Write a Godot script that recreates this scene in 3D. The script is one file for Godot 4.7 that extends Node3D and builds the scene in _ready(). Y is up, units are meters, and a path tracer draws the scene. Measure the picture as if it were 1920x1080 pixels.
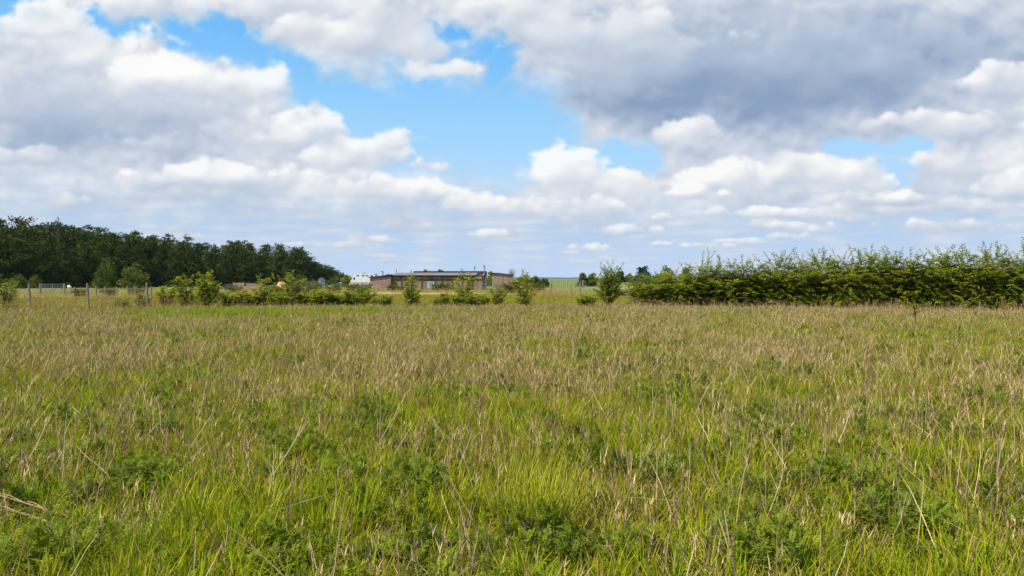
extends Node3D
# A rough meadow with a hawthorn hedge, stables and a conifer plantation behind, under broken cumulus.

const F := 1336.0       # focal length, in pixels of a 1920-wide picture
const HORIZON := 523.0
const EYE := 1.6
var used := {}
var mats := {}
var rng := RandomNumberGenerator.new()


func _ready():
	rng.seed = 7
	set_camera_and_light()
	make_materials()
	build_ground()
	build_meadow()
	build_hawthorns()
	build_hedge()
	build_fences()
	build_stables()
	build_yard()
	build_wood()
	build_far_trees()
	build_brambles()
	build_foreground_plants()


# ------------------------------------------------------------------ camera, sky, sun
func set_camera_and_light():
	var cam := Camera3D.new()
	cam.name = "camera"
	cam.position = Vector3(0, EYE, 0)
	cam.rotation.x = -atan(17.0 / F)
	cam.fov = rad_to_deg(2.0 * atan(540.0 / F))
	cam.near = 0.05
	cam.far = 12000.0
	add_child(cam)
	cam.current = true
	var e := Environment.new()
	e.background_mode = Environment.BG_SKY
	var m := PanoramaSkyMaterial.new()
	m.panorama = ImageTexture.create_from_image(sky_image())
	var s := Sky.new()
	s.sky_material = m
	e.sky = s
	e.sky_rotation = Vector3(0, PI, 0)
	e.tonemap_mode = Environment.TONE_MAPPER_LINEAR
	e.tonemap_exposure = 1.6
	e.background_energy_multiplier = 0.625
	e.fog_enabled = true
	e.fog_density = 0.00005
	e.fog_light_color = Color(0.80, 0.89, 1.0)
	e.sdfgi_enabled = true
	e.ssao_enabled = true
	e.ssil_enabled = true
	var w := WorldEnvironment.new()
	w.name = "world_environment"
	w.environment = e
	add_child(w)
	var sun := DirectionalLight3D.new()
	sun.name = "sun"
	sun.light_color = Color(1.0, 0.955, 0.88)
	sun.light_energy = 1.5
	sun.light_angular_distance = 1.0
	sun.shadow_enabled = true
	sun.rotation = Vector3(deg_to_rad(-56.0), deg_to_rad(-52.0), 0)
	add_child(sun)


# The sky: a blue gradient, a broken cloud deck and heaps of cumulus, computed as a panorama.
const SKY_W := 4096
const SKY_H := 2048
var n_big := FastNoiseLite.new()
var n_mid := FastNoiseLite.new()
var n_fine := FastNoiseLite.new()
var n_streak := FastNoiseLite.new()
var n_heap := FastNoiseLite.new()
var n_soft := FastNoiseLite.new()
var n_lit := FastNoiseLite.new()

func noise(n: FastNoiseLite, sd: int, freq: float, oct: int, gain := 0.5):
	n.seed = sd
	n.noise_type = FastNoiseLite.TYPE_SIMPLEX_SMOOTH
	n.frequency = freq
	n.fractal_type = FastNoiseLite.FRACTAL_FBM
	n.fractal_octaves = oct
	n.fractal_gain = gain

# blue openings: x, y, half width, along which the deck is torn
const GAPS := [
	[-40.0, 12.0, 60.0, 24.0, 26.0], [165.0, 40.0, 265.0, 52.0, 20.0], [330.0, 66.0, 480.0, 100.0, 26.0], [490.0, 112.0, 620.0, 190.0, 32.0],
	[620.0, 200.0, 780.0, 232.0, 58.0], [780.0, 225.0, 930.0, 250.0, 84.0], [930.0, 220.0, 1000.0, 235.0, 60.0], [930.0, 160.0, 945.0, 120.0, 24.0],
	[830.0, 70.0, 915.0, 96.0, 24.0], [960.0, 278.0, 1220.0, 300.0, 20.0], [1060.0, 270.0, 1000.0, 300.0, 30.0],
	[1560.0, 282.0, 1740.0, 276.0, 16.0], [1640.0, 312.0, 1720.0, 318.0, 12.0], [1665.0, 330.0, 1690.0, 345.0, 14.0], [380.0, 30.0, 440.0, 60.0, 16.0]]
# cumulus heaps: x, y, half width, half height, brightness of its lit top, of its base
const HEAPS := [
	[1330.0, 505.0, 60.0, 8.0, 0.68, 0.5], [640.0, 462.0, 70.0, 9.0, 0.72, 0.5], [920.0, 440.0, 60.0, 11.0, 0.92, 0.6], [1100.0, 466.0, 45.0, 9.0, 0.9, 0.6], [1060.0, 474.0, 40.0, 7.0, 0.82, 0.6],
	[1235.0, 458.0, 25.0, 6.0, 0.9, 0.6], [1330.0, 462.0, 55.0, 7.0, 0.86, 0.55], [1240.0, 410.0, 28.0, 10.0, 0.95, 0.6], [1480.0, 425.0, 60.0, 11.0, 0.9, 0.5], [1780.0, 425.0, 130.0, 18.0, 0.82, 0.48],
	[900.0, 386.0, 80.0, 30.0, 1.05, 0.6], [760.0, 360.0, 140.0, 34.0, 0.98, 0.56], [1040.0, 395.0, 150.0, 26.0, 0.85, 0.56], [1420.0, 402.0, 120.0, 17.0, 0.86, 0.5],
	[400.0, 338.0, 200.0, 38.0, 1.02, 0.42], [660.0, 302.0, 135.0, 44.0, 0.9, 0.55], [820.0, 314.0, 58.0, 24.0, 0.97, 0.5], [745.0, 275.0, 56.0, 42.0, 1.02, 0.6],
	[570.0, 258.0, 115.0, 56.0, 1.08, 0.5], [330.0, 268.0, 110.0, 38.0, 0.8, 0.38], [80.0, 300.0, 120.0, 28.0, 0.72, 0.45],
	[1520.0, 330.0, 165.0, 48.0, 0.84, 0.58], [1340.0, 345.0, 130.0, 46.0, 1.08, 0.5], [1300.0, 366.0, 65.0, 22.0, 1.1, 0.55], [1640.0, 348.0, 40.0, 26.0, 0.9, 0.55], [1700.0, 376.0, 70.0, 18.0, 0.96, 0.45],
	[1150.0, 345.0, 120.0, 42.0, 0.94, 0.62], [1085.0, 325.0, 100.0, 56.0, 1.12, 0.66], [1820.0, 320.0, 120.0, 52.0, 0.82, 0.48], [1900.0, 360.0, 90.0, 40.0, 0.86, 0.5],
	[1290.0, 252.0, 120.0, 34.0, 0.86, 0.62], [1800.0, 240.0, 190.0, 34.0, 0.82, 0.5], [1400.0, 145.0, 370.0, 125.0, 0.40, -0.12], [1620.0, 135.0, 300.0, 95.0, 0.38, 0.08], [1200.0, 120.0, 180.0, 85.0, 0.6, 0.26], [1090.0, 70.0, 160.0, 60.0, 0.74, 0.5], [1880.0, 170.0, 80.0, 50.0, 0.84, 0.42],
	[280.0, 215.0, 290.0, 95.0, 0.74, 0.2], [90.0, 215.0, 190.0, 80.0, 0.6, 0.2], [120.0, 110.0, 200.0, 80.0, 0.92, 0.5], [430.0, 165.0, 150.0, 66.0, 1.06, 0.5], [255.0, 160.0, 110.0, 60.0, 1.02, 0.6], [60.0, 60.0, 120.0, 52.0, 0.96, 0.62],
	[290.0, 20.0, 110.0, 48.0, 0.84, 0.6], [560.0, 20.0, 190.0, 55.0, 0.8, 0.66], [610.0, 72.0, 130.0, 48.0, 0.78, 0.62], [745.0, 82.0, 190.0, 78.0, 0.76, 0.58], [825.0, 134.0, 125.0, 34.0, 0.88, 0.7], [1010.0, 60.0, 120.0, 70.0, 0.78, 0.6]]

func blue(el: float) -> Color:
	var stops := [[0.0, Color8(194, 219, 252)], [4.0, Color8(182, 217, 253)], [8.0, Color8(180, 220, 254)], [13.0, Color8(154, 210, 254)], [19.0, Color8(112, 186, 250)], [30.0, Color8(72, 150, 240)], [90.0, Color8(48, 116, 214)]]
	for k in range(1, stops.size()):
		if el < stops[k][0]:
			return stops[k - 1][1].lerp(stops[k][1], clampf((el - stops[k - 1][0]) / (stops[k][0] - stops[k - 1][0]), 0, 1))
	return stops[-1][1]

func cloud_tone(l: float) -> Color:
	l = clampf(l, 0.0, 1.0)
	if l < 0.35:
		return Color8(140, 162, 194).lerp(Color8(177, 192, 215), l / 0.35)
	if l < 0.7:
		return Color8(177, 192, 215).lerp(Color8(217, 223, 233), (l - 0.35) / 0.35)
	return Color8(217, 223, 233).lerp(Color8(255, 254, 253), (l - 0.7) / 0.3)

func lump(x: float, y: float, cx: float, cy: float, rx: float, ry: float) -> float:
	var a := (x - cx) / rx
	var b := (y - cy) / ry
	return exp(-(a * a + b * b))

func deck(x: float, y: float, el: float, here: float) -> Color:
	var low := clampf((12.0 - el) / 12.0, 0.0, 1.0)          # far clouds look smaller and flatter
	var wx := x + 26.0 * n_mid.get_noise_2d(x, y * 1.6) + 7.0 * n_fine.get_noise_2d(x, y)
	var wy := y + 20.0 * n_mid.get_noise_2d(x + 900.0, y * 1.6) + 6.0 * n_fine.get_noise_2d(x + 500.0, y)
	var big := n_big.get_noise_2d(x, y * 2.2)
	var mid := n_mid.get_noise_2d(x + 333.0, y * (1.8 + 2.0 * low))
	var cover := 0.26 + 0.95 * big + 0.35 * mid
	if here > 0.0:
		var open := 0.0
		for g in GAPS:
			var a := Vector2(g[0], g[1])
			var d := Vector2(wx, wy).distance_to(Geometry2D.get_closest_point_to_segment(Vector2(wx, wy), a, Vector2(g[2], g[3])))
			open = maxf(open, 1.75 - d / (g[4] * 1.15))
		var mine := 0.62 - 0.62 * maxf(open, 0.0) + 0.12 * mid
		cover = lerpf(cover, mine, here)
	var alpha := smoothstep(-0.16, 0.56, cover + 0.10 * n_fine.get_noise_2d(x, y * 1.3))
	var soft := n_soft.get_noise_2d(x, y * 1.35)
	var relief := soft - n_soft.get_noise_2d(x - 9.0, (y - 16.0) * 1.35)
	var l := 0.62 + 0.24 * n_big.get_noise_2d(x + 4000.0, y * 2.0) + 0.3 * relief + 0.12 * soft
	if here > 0.0:
		var own := 0.685 + 0.34 * relief + 0.13 * soft + 0.02 * mid
		own -= 0.42 * lump(wx, wy, 1330, 195, 260, 62) + 0.34 * lump(wx, wy, 1560, 175, 260, 80) + 0.22 * lump(wx, wy, 1480, 90, 420, 70) + 0.16 * lump(wx, wy, 1750, 60, 320, 90) + 0.16 * lump(wx, wy, 1180, 205, 130, 45)
		own -= 0.14 * lump(wx, wy, 1150, 60, 220, 50) + 0.2 * lump(wx, wy, 80, 250, 190, 50) + 0.18 * lump(wx, wy, 280, 285, 200, 30) + 0.12 * lump(wx, wy, 600, 40, 250, 40)
		own -= 0.2 * lump(wx, wy, 160, 400, 330, 45) + 0.1 * lump(wx, wy, 1700, 110, 330, 60)
		own += 0.06 * lump(wx, wy, 1000, 40, 160, 60)
		l = lerpf(l, own, here)
	if low > 0.0:
		var streak := n_streak.get_noise_2d(x * 0.7, y * (2.2 + 2.4 * low))
		l = lerpf(l, 0.56 + 0.18 * streak + 0.2 * soft, smoothstep(0.3, 0.75, low))
		alpha *= lerpf(1.0, 0.5 + 0.45 * streak + 0.3 * soft, smoothstep(0.3, 0.9, low))
		alpha *= 1.0 - 0.5 * smoothstep(0.86, 1.0, low)
	return blue(el).lerp(cloud_tone(l), clampf(alpha, 0, 1))

func sky_image() -> Image:
	noise(n_big, 11, 0.0016, 4)
	noise(n_mid, 5, 0.0075, 5, 0.52)
	noise(n_fine, 23, 0.03, 3)
	noise(n_streak, 31, 0.010, 4)
	noise(n_heap, 41, 0.011, 5, 0.55)
	noise(n_soft, 51, 0.0062, 4, 0.46)
	noise(n_lit, 41, 0.011, 3, 0.45)
	# the whole dome coarsely, then the part about the view finely
	var k := 8
	var im := Image.create_empty(SKY_W / k, SKY_H / k, false, Image.FORMAT_RGB8)
	var ground := Color8(120, 124, 92)
	im.fill(ground)
	for j in range(0, SKY_H / k / 2 + 1):
		for i in SKY_W / k:
			var c := sky_at((i + 0.5) * k, (j + 0.5) * k)
			var back := (i + 0.5) * k / SKY_W       # the two ends meet behind the viewer
			if back > 0.9:
				c = c.lerp(sky_at((i + 0.5) * k - SKY_W, (j + 0.5) * k), (back - 0.9) * 10.0)
			im.set_pixel(i, j, c)
	im.resize(SKY_W, SKY_H, Image.INTERPOLATE_CUBIC)
	var x0 := 1470
	var y0 := 560
	var fine := Image.create_empty(1156, 480, false, Image.FORMAT_RGB8)
	for j in 480:
		for i in 1156:
			fine.set_pixel(i, j, sky_at(x0 + i + 0.5, y0 + j + 0.5))
	heaps(fine, x0, y0)
	im.blit_rect(fine, Rect2i(0, 0, 1156, 480), Vector2i(x0, y0))
	return im

func sky_at(i: float, j: float) -> Color:
	var az := (i / SKY_W - 0.5) * TAU
	var el := PI / 2 - j / SKY_H * PI
	var here := (1.0 - smoothstep(deg_to_rad(39), deg_to_rad(49), absf(az))) * (1.0 - smoothstep(deg_to_rad(24), deg_to_rad(34), el))
	var a := clampf(az, -1.2, 1.2)
	var x := 960.0 + F * (tan(a) * 0.35 + a * 0.65 if absf(az) > 0.9 else tan(az)) + F * (az - a)
	var y := HORIZON - F * (tan(minf(el, 1.0)) + maxf(el - 1.0, 0.0) * 3.0) / maxf(cos(az), 0.62)
	return deck(x, y, maxf(rad_to_deg(el), 0.0), here)

func heaps(fine: Image, x0: int, y0: int):
	var all := []
	for k in 44:                                 # small far heaps low over the horizon
		var row := 497.0 - 135.0 * k / 44.0
		var wide := rng.randf_range(16.0, 52.0) * (1.0 + k / 20.0)
		all.append([rng.randf_range(-100.0, 2020.0), row, wide, rng.randf_range(4.0, 7.0) * (1.0 + k / 16.0), rng.randf_range(0.6, 0.86), 0.5])
	for h in all + HEAPS:
		var cx: float = h[0]
		var cy: float = h[1]
		var rx: float = h[2]
		var ry: float = h[3]
		var size := clampf(ry / 50.0, 0.16, 1.3)
		for j in 480:
			var el := PI / 2 - (y0 + j + 0.5) / SKY_H * PI
			var row := F * tan(el)
			if HORIZON - row < cy - ry * 1.8 and HORIZON - row / 0.74 < cy - ry * 1.8:
				continue
			if HORIZON - row / 0.74 > cy + ry * 1.3 and HORIZON - row > cy + ry * 1.3:
				break
			var i0 := int(((atan((cx - rx * 1.8 - 960.0) / F)) / TAU + 0.5) * SKY_W) - x0
			var i1 := int(((atan((cx + rx * 1.8 - 960.0) / F)) / TAU + 0.5) * SKY_W) - x0
			for i in range(maxi(i0, 0), mini(i1, 1155) + 1):
				var az := ((x0 + i + 0.5) / SKY_W - 0.5) * TAU
				var x := 960.0 + F * tan(az)
				var y := HORIZON - F * tan(el) / cos(az)
				var dx := (x - cx) / rx
				var dy := (y - cy) / ry
				if dy > 0.0:
					dy *= 1.5          # flat base
				var e := dx * dx + dy * dy
				if e > 3.0:
					continue
				var s := 0.55 / sqrt(size)
				var nx := x * s + cx * 3.1
				var ny := y * s * 1.25 + cy * 1.7
				var b0 := n_heap.get_noise_2d(nx, ny)
				var d := 1.0 - sqrt(e) + 0.95 * b0
				if d < 0.0:
					continue
				var a := smoothstep(0.0, lerpf(0.34, 0.95, smoothstep(-0.5, 0.6, dy)), d)
				var lit := n_lit.get_noise_2d(nx, ny) - n_lit.get_noise_2d(nx - 7.0, ny - 13.0)        # which way the billow faces
				var up := smoothstep(0.75, -0.75, dy)
				var l := lerpf(h[5], h[4], up) + 0.42 * lit * (0.35 + 0.65 * up) * clampf(h[4] * h[4] * 1.25, 0.4, 1.0) + 0.07 * b0 + 0.10 * n_soft.get_noise_2d(x * 1.4, y * 2.4)
				fine.set_pixel(i, j, fine.get_pixel(i, j).lerp(cloud_tone(l), a * (0.9 if ry > 16.0 else 0.7)))


# ------------------------------------------------------------------ helpers
class Geo:
	var v := PackedVector3Array()
	var c := PackedColorArray()
	var ix := PackedInt32Array()

	func tri(p: Vector3, q: Vector3, r: Vector3, col: Color):
		var n := v.size()
		v.push_back(p); v.push_back(q); v.push_back(r)
		c.push_back(col); c.push_back(col); c.push_back(col)
		ix.push_back(n); ix.push_back(n + 1); ix.push_back(n + 2)

	func quad(p: Vector3, q: Vector3, r: Vector3, s: Vector3, col: Color):
		var n := v.size()
		v.push_back(p); v.push_back(q); v.push_back(r); v.push_back(s)
		c.push_back(col); c.push_back(col); c.push_back(col); c.push_back(col)
		ix.push_back(n); ix.push_back(n + 1); ix.push_back(n + 2); ix.push_back(n); ix.push_back(n + 2); ix.push_back(n + 3)

	func box(o: Vector3, size: Vector3, b := Basis(), col := Color.WHITE):
		var h := size / 2.0
		var p := []
		for i in 8:
			p.append(o + b * Vector3(h.x if i & 1 else -h.x, h.y if i & 2 else -h.y, h.z if i & 4 else -h.z))
		for f in [[0, 2, 3, 1], [4, 5, 7, 6], [0, 1, 5, 4], [2, 6, 7, 3], [0, 4, 6, 2], [1, 3, 7, 5]]:
			quad(p[f[3]], p[f[2]], p[f[1]], p[f[0]], col)

	# a bar between two points
	func bar(a: Vector3, b: Vector3, w: float, t: float, col := Color.WHITE):
		var z := (b - a).normalized()
		var x := Vector3.UP.cross(z)
		x = Vector3.RIGHT if x.length() < 0.01 else x.normalized()
		box((a + b) / 2.0, Vector3(w, t, a.distance_to(b)), Basis(x, z.cross(x), z), col)

	func tube(p: Array, r: Array, sides := 6, col := Color.WHITE, cap := true):
		var first := v.size()
		for i in p.size():
			var z: Vector3 = (p[mini(i + 1, p.size() - 1)] - p[maxi(i - 1, 0)]).normalized()
			var x := z.cross(Vector3(0.31, 0.12, 0.94)).normalized()
			var y := z.cross(x)
			for k in sides:
				var a := TAU * k / sides
				v.push_back(p[i] + (x * cos(a) + y * sin(a)) * r[i])
				c.push_back(col)
		for i in p.size() - 1:
			for k in sides:
				var a := first + i * sides + k
				var b := first + i * sides + (k + 1) % sides
				for n in [a, b, b + sides, a, b + sides, a + sides]:
					ix.push_back(n)
		if cap:
			for e in [0, p.size() - 1]:
				var n := v.size()
				v.push_back(p[e])
				c.push_back(col)
				for k in sides:
					ix.push_back(n); ix.push_back(first + e * sides + (k + 1) % sides); ix.push_back(first + e * sides + k)

	# an outline in x and y, drawn out along z
	func prism(outline: Array, z0: float, z1: float, col := Color.WHITE):
		var flat := PackedVector2Array(outline)
		var t := Geometry2D.triangulate_polygon(flat)
		for k in range(0, t.size(), 3):
			var q := [flat[t[k]], flat[t[k + 1]], flat[t[k + 2]]]
			if (q[1] - q[0]).cross(q[2] - q[0]) > 0.0:
				q.reverse()
			tri(Vector3(q[0].x, q[0].y, z1), Vector3(q[1].x, q[1].y, z1), Vector3(q[2].x, q[2].y, z1), col)
			tri(Vector3(q[2].x, q[2].y, z0), Vector3(q[1].x, q[1].y, z0), Vector3(q[0].x, q[0].y, z0), col)
		for k in flat.size():
			var a := flat[k]
			var b := flat[(k + 1) % flat.size()]
			quad(Vector3(a.x, a.y, z0), Vector3(b.x, b.y, z0), Vector3(b.x, b.y, z1), Vector3(a.x, a.y, z1), col)

	func leaf(o: Vector3, along: Vector3, face: Vector3, length: float, width: float, col: Color):
		var side := along.cross(face).normalized() * width * 0.5
		var m := o + along * length * 0.45
		quad(o, m + side, o + along * length, m - side, col)

	# a grass blade: a tapering strip that bends over
	func blade(o: Vector3, turn: float, length: float, width: float, lean: float, bend: float, col: Color, parts := 3):
		var out := Vector3(cos(turn), 0, sin(turn))
		var side := Vector3(-sin(turn), 0, cos(turn)) * width * 0.5
		var p := o
		var a := lean
		var n := v.size()
		for i in parts + 1:
			var w := 1.0 - 0.85 * pow(float(i) / parts, 1.6)
			if i == parts:
				v.push_back(p)
				c.push_back(col)
				break
			v.push_back(p - side * w); v.push_back(p + side * w)
			c.push_back(col); c.push_back(col)
			p += (out * sin(a) + Vector3.UP * cos(a)) * length / parts
			a += bend / parts
		for i in parts - 1:
			var k := n + i * 2
			for m in [k, k + 1, k + 3, k, k + 3, k + 2]:
				ix.push_back(m)
		var l := n + (parts - 1) * 2
		ix.push_back(l); ix.push_back(l + 1); ix.push_back(l + 2)

	func mesh(m: Material) -> ArrayMesh:
		var a := []
		a.resize(Mesh.ARRAY_MAX)
		a[Mesh.ARRAY_VERTEX] = v
		a[Mesh.ARRAY_COLOR] = c
		a[Mesh.ARRAY_INDEX] = ix
		var out := ArrayMesh.new()
		out.add_surface_from_arrays(Mesh.PRIMITIVE_TRIANGLES, a)
		out.surface_set_material(0, m)
		return out


func numbered(called: String) -> String:
	used[called] = used.get(called, -1) + 1
	return called if used[called] == 0 else "%s_%03d" % [called, used[called]]

func tag(o: Node, label: String, category: String, group := "", kind := ""):
	if label: o.set_meta("label", label)
	if category: o.set_meta("category", category)
	if group: o.set_meta("group", group)
	if kind: o.set_meta("kind", kind)

func thing(called: String, label: String, category: String, where := Vector3.ZERO, group := "") -> Node3D:
	var o := Node3D.new()
	o.name = numbered(called)
	add_child(o)
	o.position = where
	tag(o, label, category, group)
	return o

func part(called: String, m: Mesh, parent: Node, where := Vector3.ZERO) -> MeshInstance3D:
	var o := MeshInstance3D.new()
	o.name = called
	o.mesh = m
	o.position = where
	parent.add_child(o, true)
	return o

func copy(src: Node3D, called: String, label: String, group: String, where: Vector3, turn: float, size: Vector3) -> Node3D:
	var o := src.duplicate()
	o.name = numbered(called)
	add_child(o)
	o.position = where
	o.basis = Basis(Vector3.UP, turn).scaled_local(size)
	o.set_meta("label", label)
	if group: o.set_meta("group", group)
	return o

func spot(px: float, d: float, y := 0.0) -> Vector3:
	return Vector3((px - 960.0) / F * d, y, -d)

func rise(py: float, d: float) -> float:     # the height that shows on that row at that distance
	return EYE + (HORIZON - py) * d / F

func rr(a: float, b: float) -> float:
	return rng.randf_range(a, b)

func plain(called: String, color: Color, rough := 0.9, spec := 0.3) -> StandardMaterial3D:
	var m := StandardMaterial3D.new()
	m.resource_name = called
	m.albedo_color = color.linear_to_srgb()
	m.roughness = rough
	m.metallic_specular = spec
	mats[called] = m
	return m

func grained(called: String, a: Color, b: Color, scale: Vector3, freq: float, rough := 0.9, world := true) -> StandardMaterial3D:
	var m := plain(called, Color.WHITE, rough)
	var n := FastNoiseLite.new()
	n.seed = called.hash() % 1000
	n.frequency = freq
	n.fractal_octaves = 5
	n.fractal_gain = 0.6
	var g := Gradient.new()
	g.set_color(0, a.linear_to_srgb())
	g.set_color(1, b.linear_to_srgb())
	g.set_offset(0, 0.25)
	g.set_offset(1, 0.75)
	var t := NoiseTexture2D.new()
	t.width = 512
	t.height = 512
	t.seamless = true
	t.noise = n
	t.color_ramp = g
	m.albedo_texture = t
	m.uv1_triplanar = true
	m.uv1_world_triplanar = world
	m.uv1_scale = scale
	m.vertex_color_use_as_albedo = true
	return m

func make_materials():
	for d in [["leaf", 0.6, 0.93, 0.2], ["grass", 0.7, 0.85, 0.14], ["straw", 0.85, 0.55, 0.12], ["needle", 0.8, 0.4, 0.12]]:
		var m := plain(d[0], Color.WHITE, d[1], d[3])
		m.vertex_color_use_as_albedo = true
		m.backlight_enabled = true
		m.backlight = Color(d[2], d[2], d[2])
	grained("bark", Color(0.06, 0.045, 0.035), Color(0.16, 0.13, 0.1), Vector3(2, 0.5, 2), 0.02)
	grained("soil", Color(0.045, 0.04, 0.016), Color(0.10, 0.095, 0.035), Vector3.ONE * 0.45, 0.012)
	grained("pasture", Color(0.085, 0.115, 0.014), Color(0.18, 0.165, 0.034), Vector3.ONE * 0.11, 0.012)
	grained("crop", Color(0.10, 0.15, 0.025), Color(0.16, 0.19, 0.045), Vector3.ONE * 0.05, 0.012)
	grained("sand", Color(0.30, 0.20, 0.10), Color(0.50, 0.36, 0.20), Vector3.ONE * 0.25, 0.02)
	grained("far_land", Color(0.07, 0.10, 0.025), Color(0.17, 0.17, 0.06), Vector3.ONE * 0.004, 0.01)
	grained("ridge", Color(0.03, 0.05, 0.03), Color(0.07, 0.09, 0.05), Vector3.ONE * 0.02, 0.02)
	grained("old_wood", Color(0.20, 0.15, 0.11), Color(0.36, 0.28, 0.22), Vector3(1.5, 6, 1.5), 0.015)
	grained("post_wood", Color(0.13, 0.11, 0.09), Color(0.28, 0.25, 0.21), Vector3(4, 0.6, 4), 0.02)
	grained("plank", Color(0.24, 0.155, 0.125), Color(0.42, 0.30, 0.25), Vector3(0.6, 4, 0.6), 0.012)
	grained("board", Color(0.22, 0.155, 0.095), Color(0.36, 0.27, 0.175), Vector3(1.2, 0.5, 1.2), 0.014)
	grained("tin", Color(0.10, 0.12, 0.15), Color(0.18, 0.20, 0.24), Vector3.ONE * 0.7, 0.014, 0.5)
	grained("rust", Color(0.17, 0.10, 0.07), Color(0.30, 0.21, 0.17), Vector3.ONE * 0.7, 0.02, 0.8)
	grained("felt", Color(0.010, 0.010, 0.013), Color(0.022, 0.021, 0.026), Vector3.ONE * 0.8, 0.02)
	grained("heap_straw", Color(0.36, 0.20, 0.09), Color(0.58, 0.38, 0.20), Vector3.ONE * 1.2, 0.03)
	grained("coat", Color(0.8, 0.8, 0.8), Color(1, 1, 1), Vector3.ONE * 2.0, 0.02)
	grained("pale_twig", Color(0.26, 0.24, 0.22), Color(0.44, 0.41, 0.38), Vector3(2, 0.5, 2), 0.02)
	plain("frame_green", Color(0.05, 0.065, 0.06), 0.7)
	plain("black_plastic", Color(0.012, 0.013, 0.016), 0.45, 0.5)
	plain("white_paint", Color(0.62, 0.63, 0.66), 0.45, 0.5)
	plain("white_plastic", Color(0.62, 0.68, 0.74), 0.4, 0.5)
	plain("glass_dark", Color(0.03, 0.045, 0.07), 0.12, 0.6)
	plain("galvanised", Color(0.22, 0.24, 0.26), 0.45, 0.6).metallic = 0.35
	plain("green_plastic", Color(0.015, 0.22, 0.07), 0.45, 0.5)
	plain("pink_plastic", Color(0.42, 0.12, 0.22), 0.5, 0.5)
	plain("pale_blue_paint", Color(0.28, 0.48, 0.64), 0.6)
	plain("brown_shingle", Color(0.10, 0.05, 0.04), 0.85)
	plain("rubber", Color(0.02, 0.02, 0.02), 0.8)
	plain("wire", Color(0.20, 0.20, 0.19), 0.5)


# ------------------------------------------------------------------ ground
func sheet(called: String, outline: Array, y: float, m: Material, jag := 0.0) -> MeshInstance3D:
	var flat := PackedVector2Array()
	for k in outline.size():                     # a ragged edge
		var a: Vector2 = outline[k]
		var b: Vector2 = outline[(k + 1) % outline.size()]
		for s in (12 if jag > 0.0 else 1):
			var j := minf(jag, a.distance_to(b) / 36.0)
			flat.append(a.lerp(b, s / 12.0) + Vector2(rr(-j, j), rr(-j, j)))
	var g := Geo.new()
	var t := Geometry2D.triangulate_polygon(flat)
	for k in range(0, t.size(), 3):
		var q := [flat[t[k]], flat[t[k + 1]], flat[t[k + 2]]]
		if (q[1] - q[0]).cross(q[2] - q[0]) < 0.0:
			q.reverse()
		g.tri(Vector3(q[0].x, y, q[0].y), Vector3(q[1].x, y, q[1].y), Vector3(q[2].x, y, q[2].y), Color.WHITE)
	var o := part(called, g.mesh(m), self)
	o.set_meta("kind", "structure")
	return o

func build_ground():
	sheet("ground", [Vector2(-6000, 400), Vector2(6000, 400), Vector2(6000, -6000), Vector2(-6000, -6000)], -0.02, mats.far_land)
	sheet("meadow_ground", [Vector2(-60, 20), Vector2(60, 20), Vector2(60, -41), Vector2(-60, -41)], -0.008, mats.soil, 0.3)
	sheet("paddock", [Vector2(-80, -41.5), Vector2(70, -41.5), Vector2(100, -128), Vector2(-140, -128)], -0.012, mats.pasture, 0.5)
	sheet("crop_field", [Vector2(-7, -100), Vector2(140, -92), Vector2(420, -520), Vector2(-60, -520)], -0.006, mats.crop, 1.0)
	sheet("sandy_track", [Vector2(-22, -78), Vector2(-17, -73), Vector2(-12, -77), Vector2(-7, -72), Vector2(-3, -79), Vector2(-5, -86), Vector2(-11, -81), Vector2(-16, -86), Vector2(-20, -82)], -0.002, mats.sand, 1.1)
	# a low wooded ridge on the skyline
	var g := Geo.new()
	var n := FastNoiseLite.new()
	n.frequency = 0.004
	n.fractal_octaves = 4
	var before := []
	for i in 401:
		var x := -6000.0 + 30.0 * i
		var h := 14.0 + 5.0 * n.get_noise_1d(x * 0.4) + 2.0 * n.get_noise_1d(x * 8.0)
		var row := [Vector3(x, -1, -5480), Vector3(x, h, -5500), Vector3(x, h + 1.0, -5600), Vector3(x, -1, -5700)]
		if before:
			for k in 3:
				g.quad(before[k], row[k], row[k + 1], before[k + 1], Color.WHITE)
		before = row
	part("hills", g.mesh(mats.ridge), self).set_meta("kind", "structure")


# ------------------------------------------------------------------ meadow
func pick(a: Color, b: Color, t: float, spread := 0.2) -> Color:
	var c := a.lerp(b, t) * rr(1.0 - spread, 1.0 + spread)
	c.a = 1.0
	return c

func strew(called: String, meshes: Array, kind: Node3D, places: Array):
	var each := []
	for m in meshes:
		each.append([])
	for p in places:
		each[rng.randi() % meshes.size()].append(p)
	for k in meshes.size():
		var mm := MultiMesh.new()
		mm.transform_format = MultiMesh.TRANSFORM_3D
		mm.use_colors = true
		mm.mesh = meshes[k]
		mm.instance_count = each[k].size()
		for i in each[k].size():
			mm.set_instance_transform(i, each[k][i][0])
			mm.set_instance_color(i, each[k][i][1])
		var o := MultiMeshInstance3D.new()
		o.name = called
		o.multimesh = mm
		o.set_meta("kind", "stuff")
		kind.add_child(o, true)

func bunch(n: int, radius: float, l0: float, l1: float, w: float, lean: float, bend: float, tones: Array, m: Material, parts := 3) -> ArrayMesh:
	var g := Geo.new()
	for i in n:
		var a := rr(0, TAU)
		var o := Vector3(cos(a), 0, sin(a)) * radius * sqrt(rng.randf())
		o.y = -0.01
		g.blade(o, a + rr(-1.2, 1.2), rr(l0, l1), w * rr(0.7, 1.3), rr(0.0, lean), rr(0.0, bend), pick(tones[rng.randi() % tones.size()], tones[0], rr(0, 0.4)), parts)
	return g.mesh(m)

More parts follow.
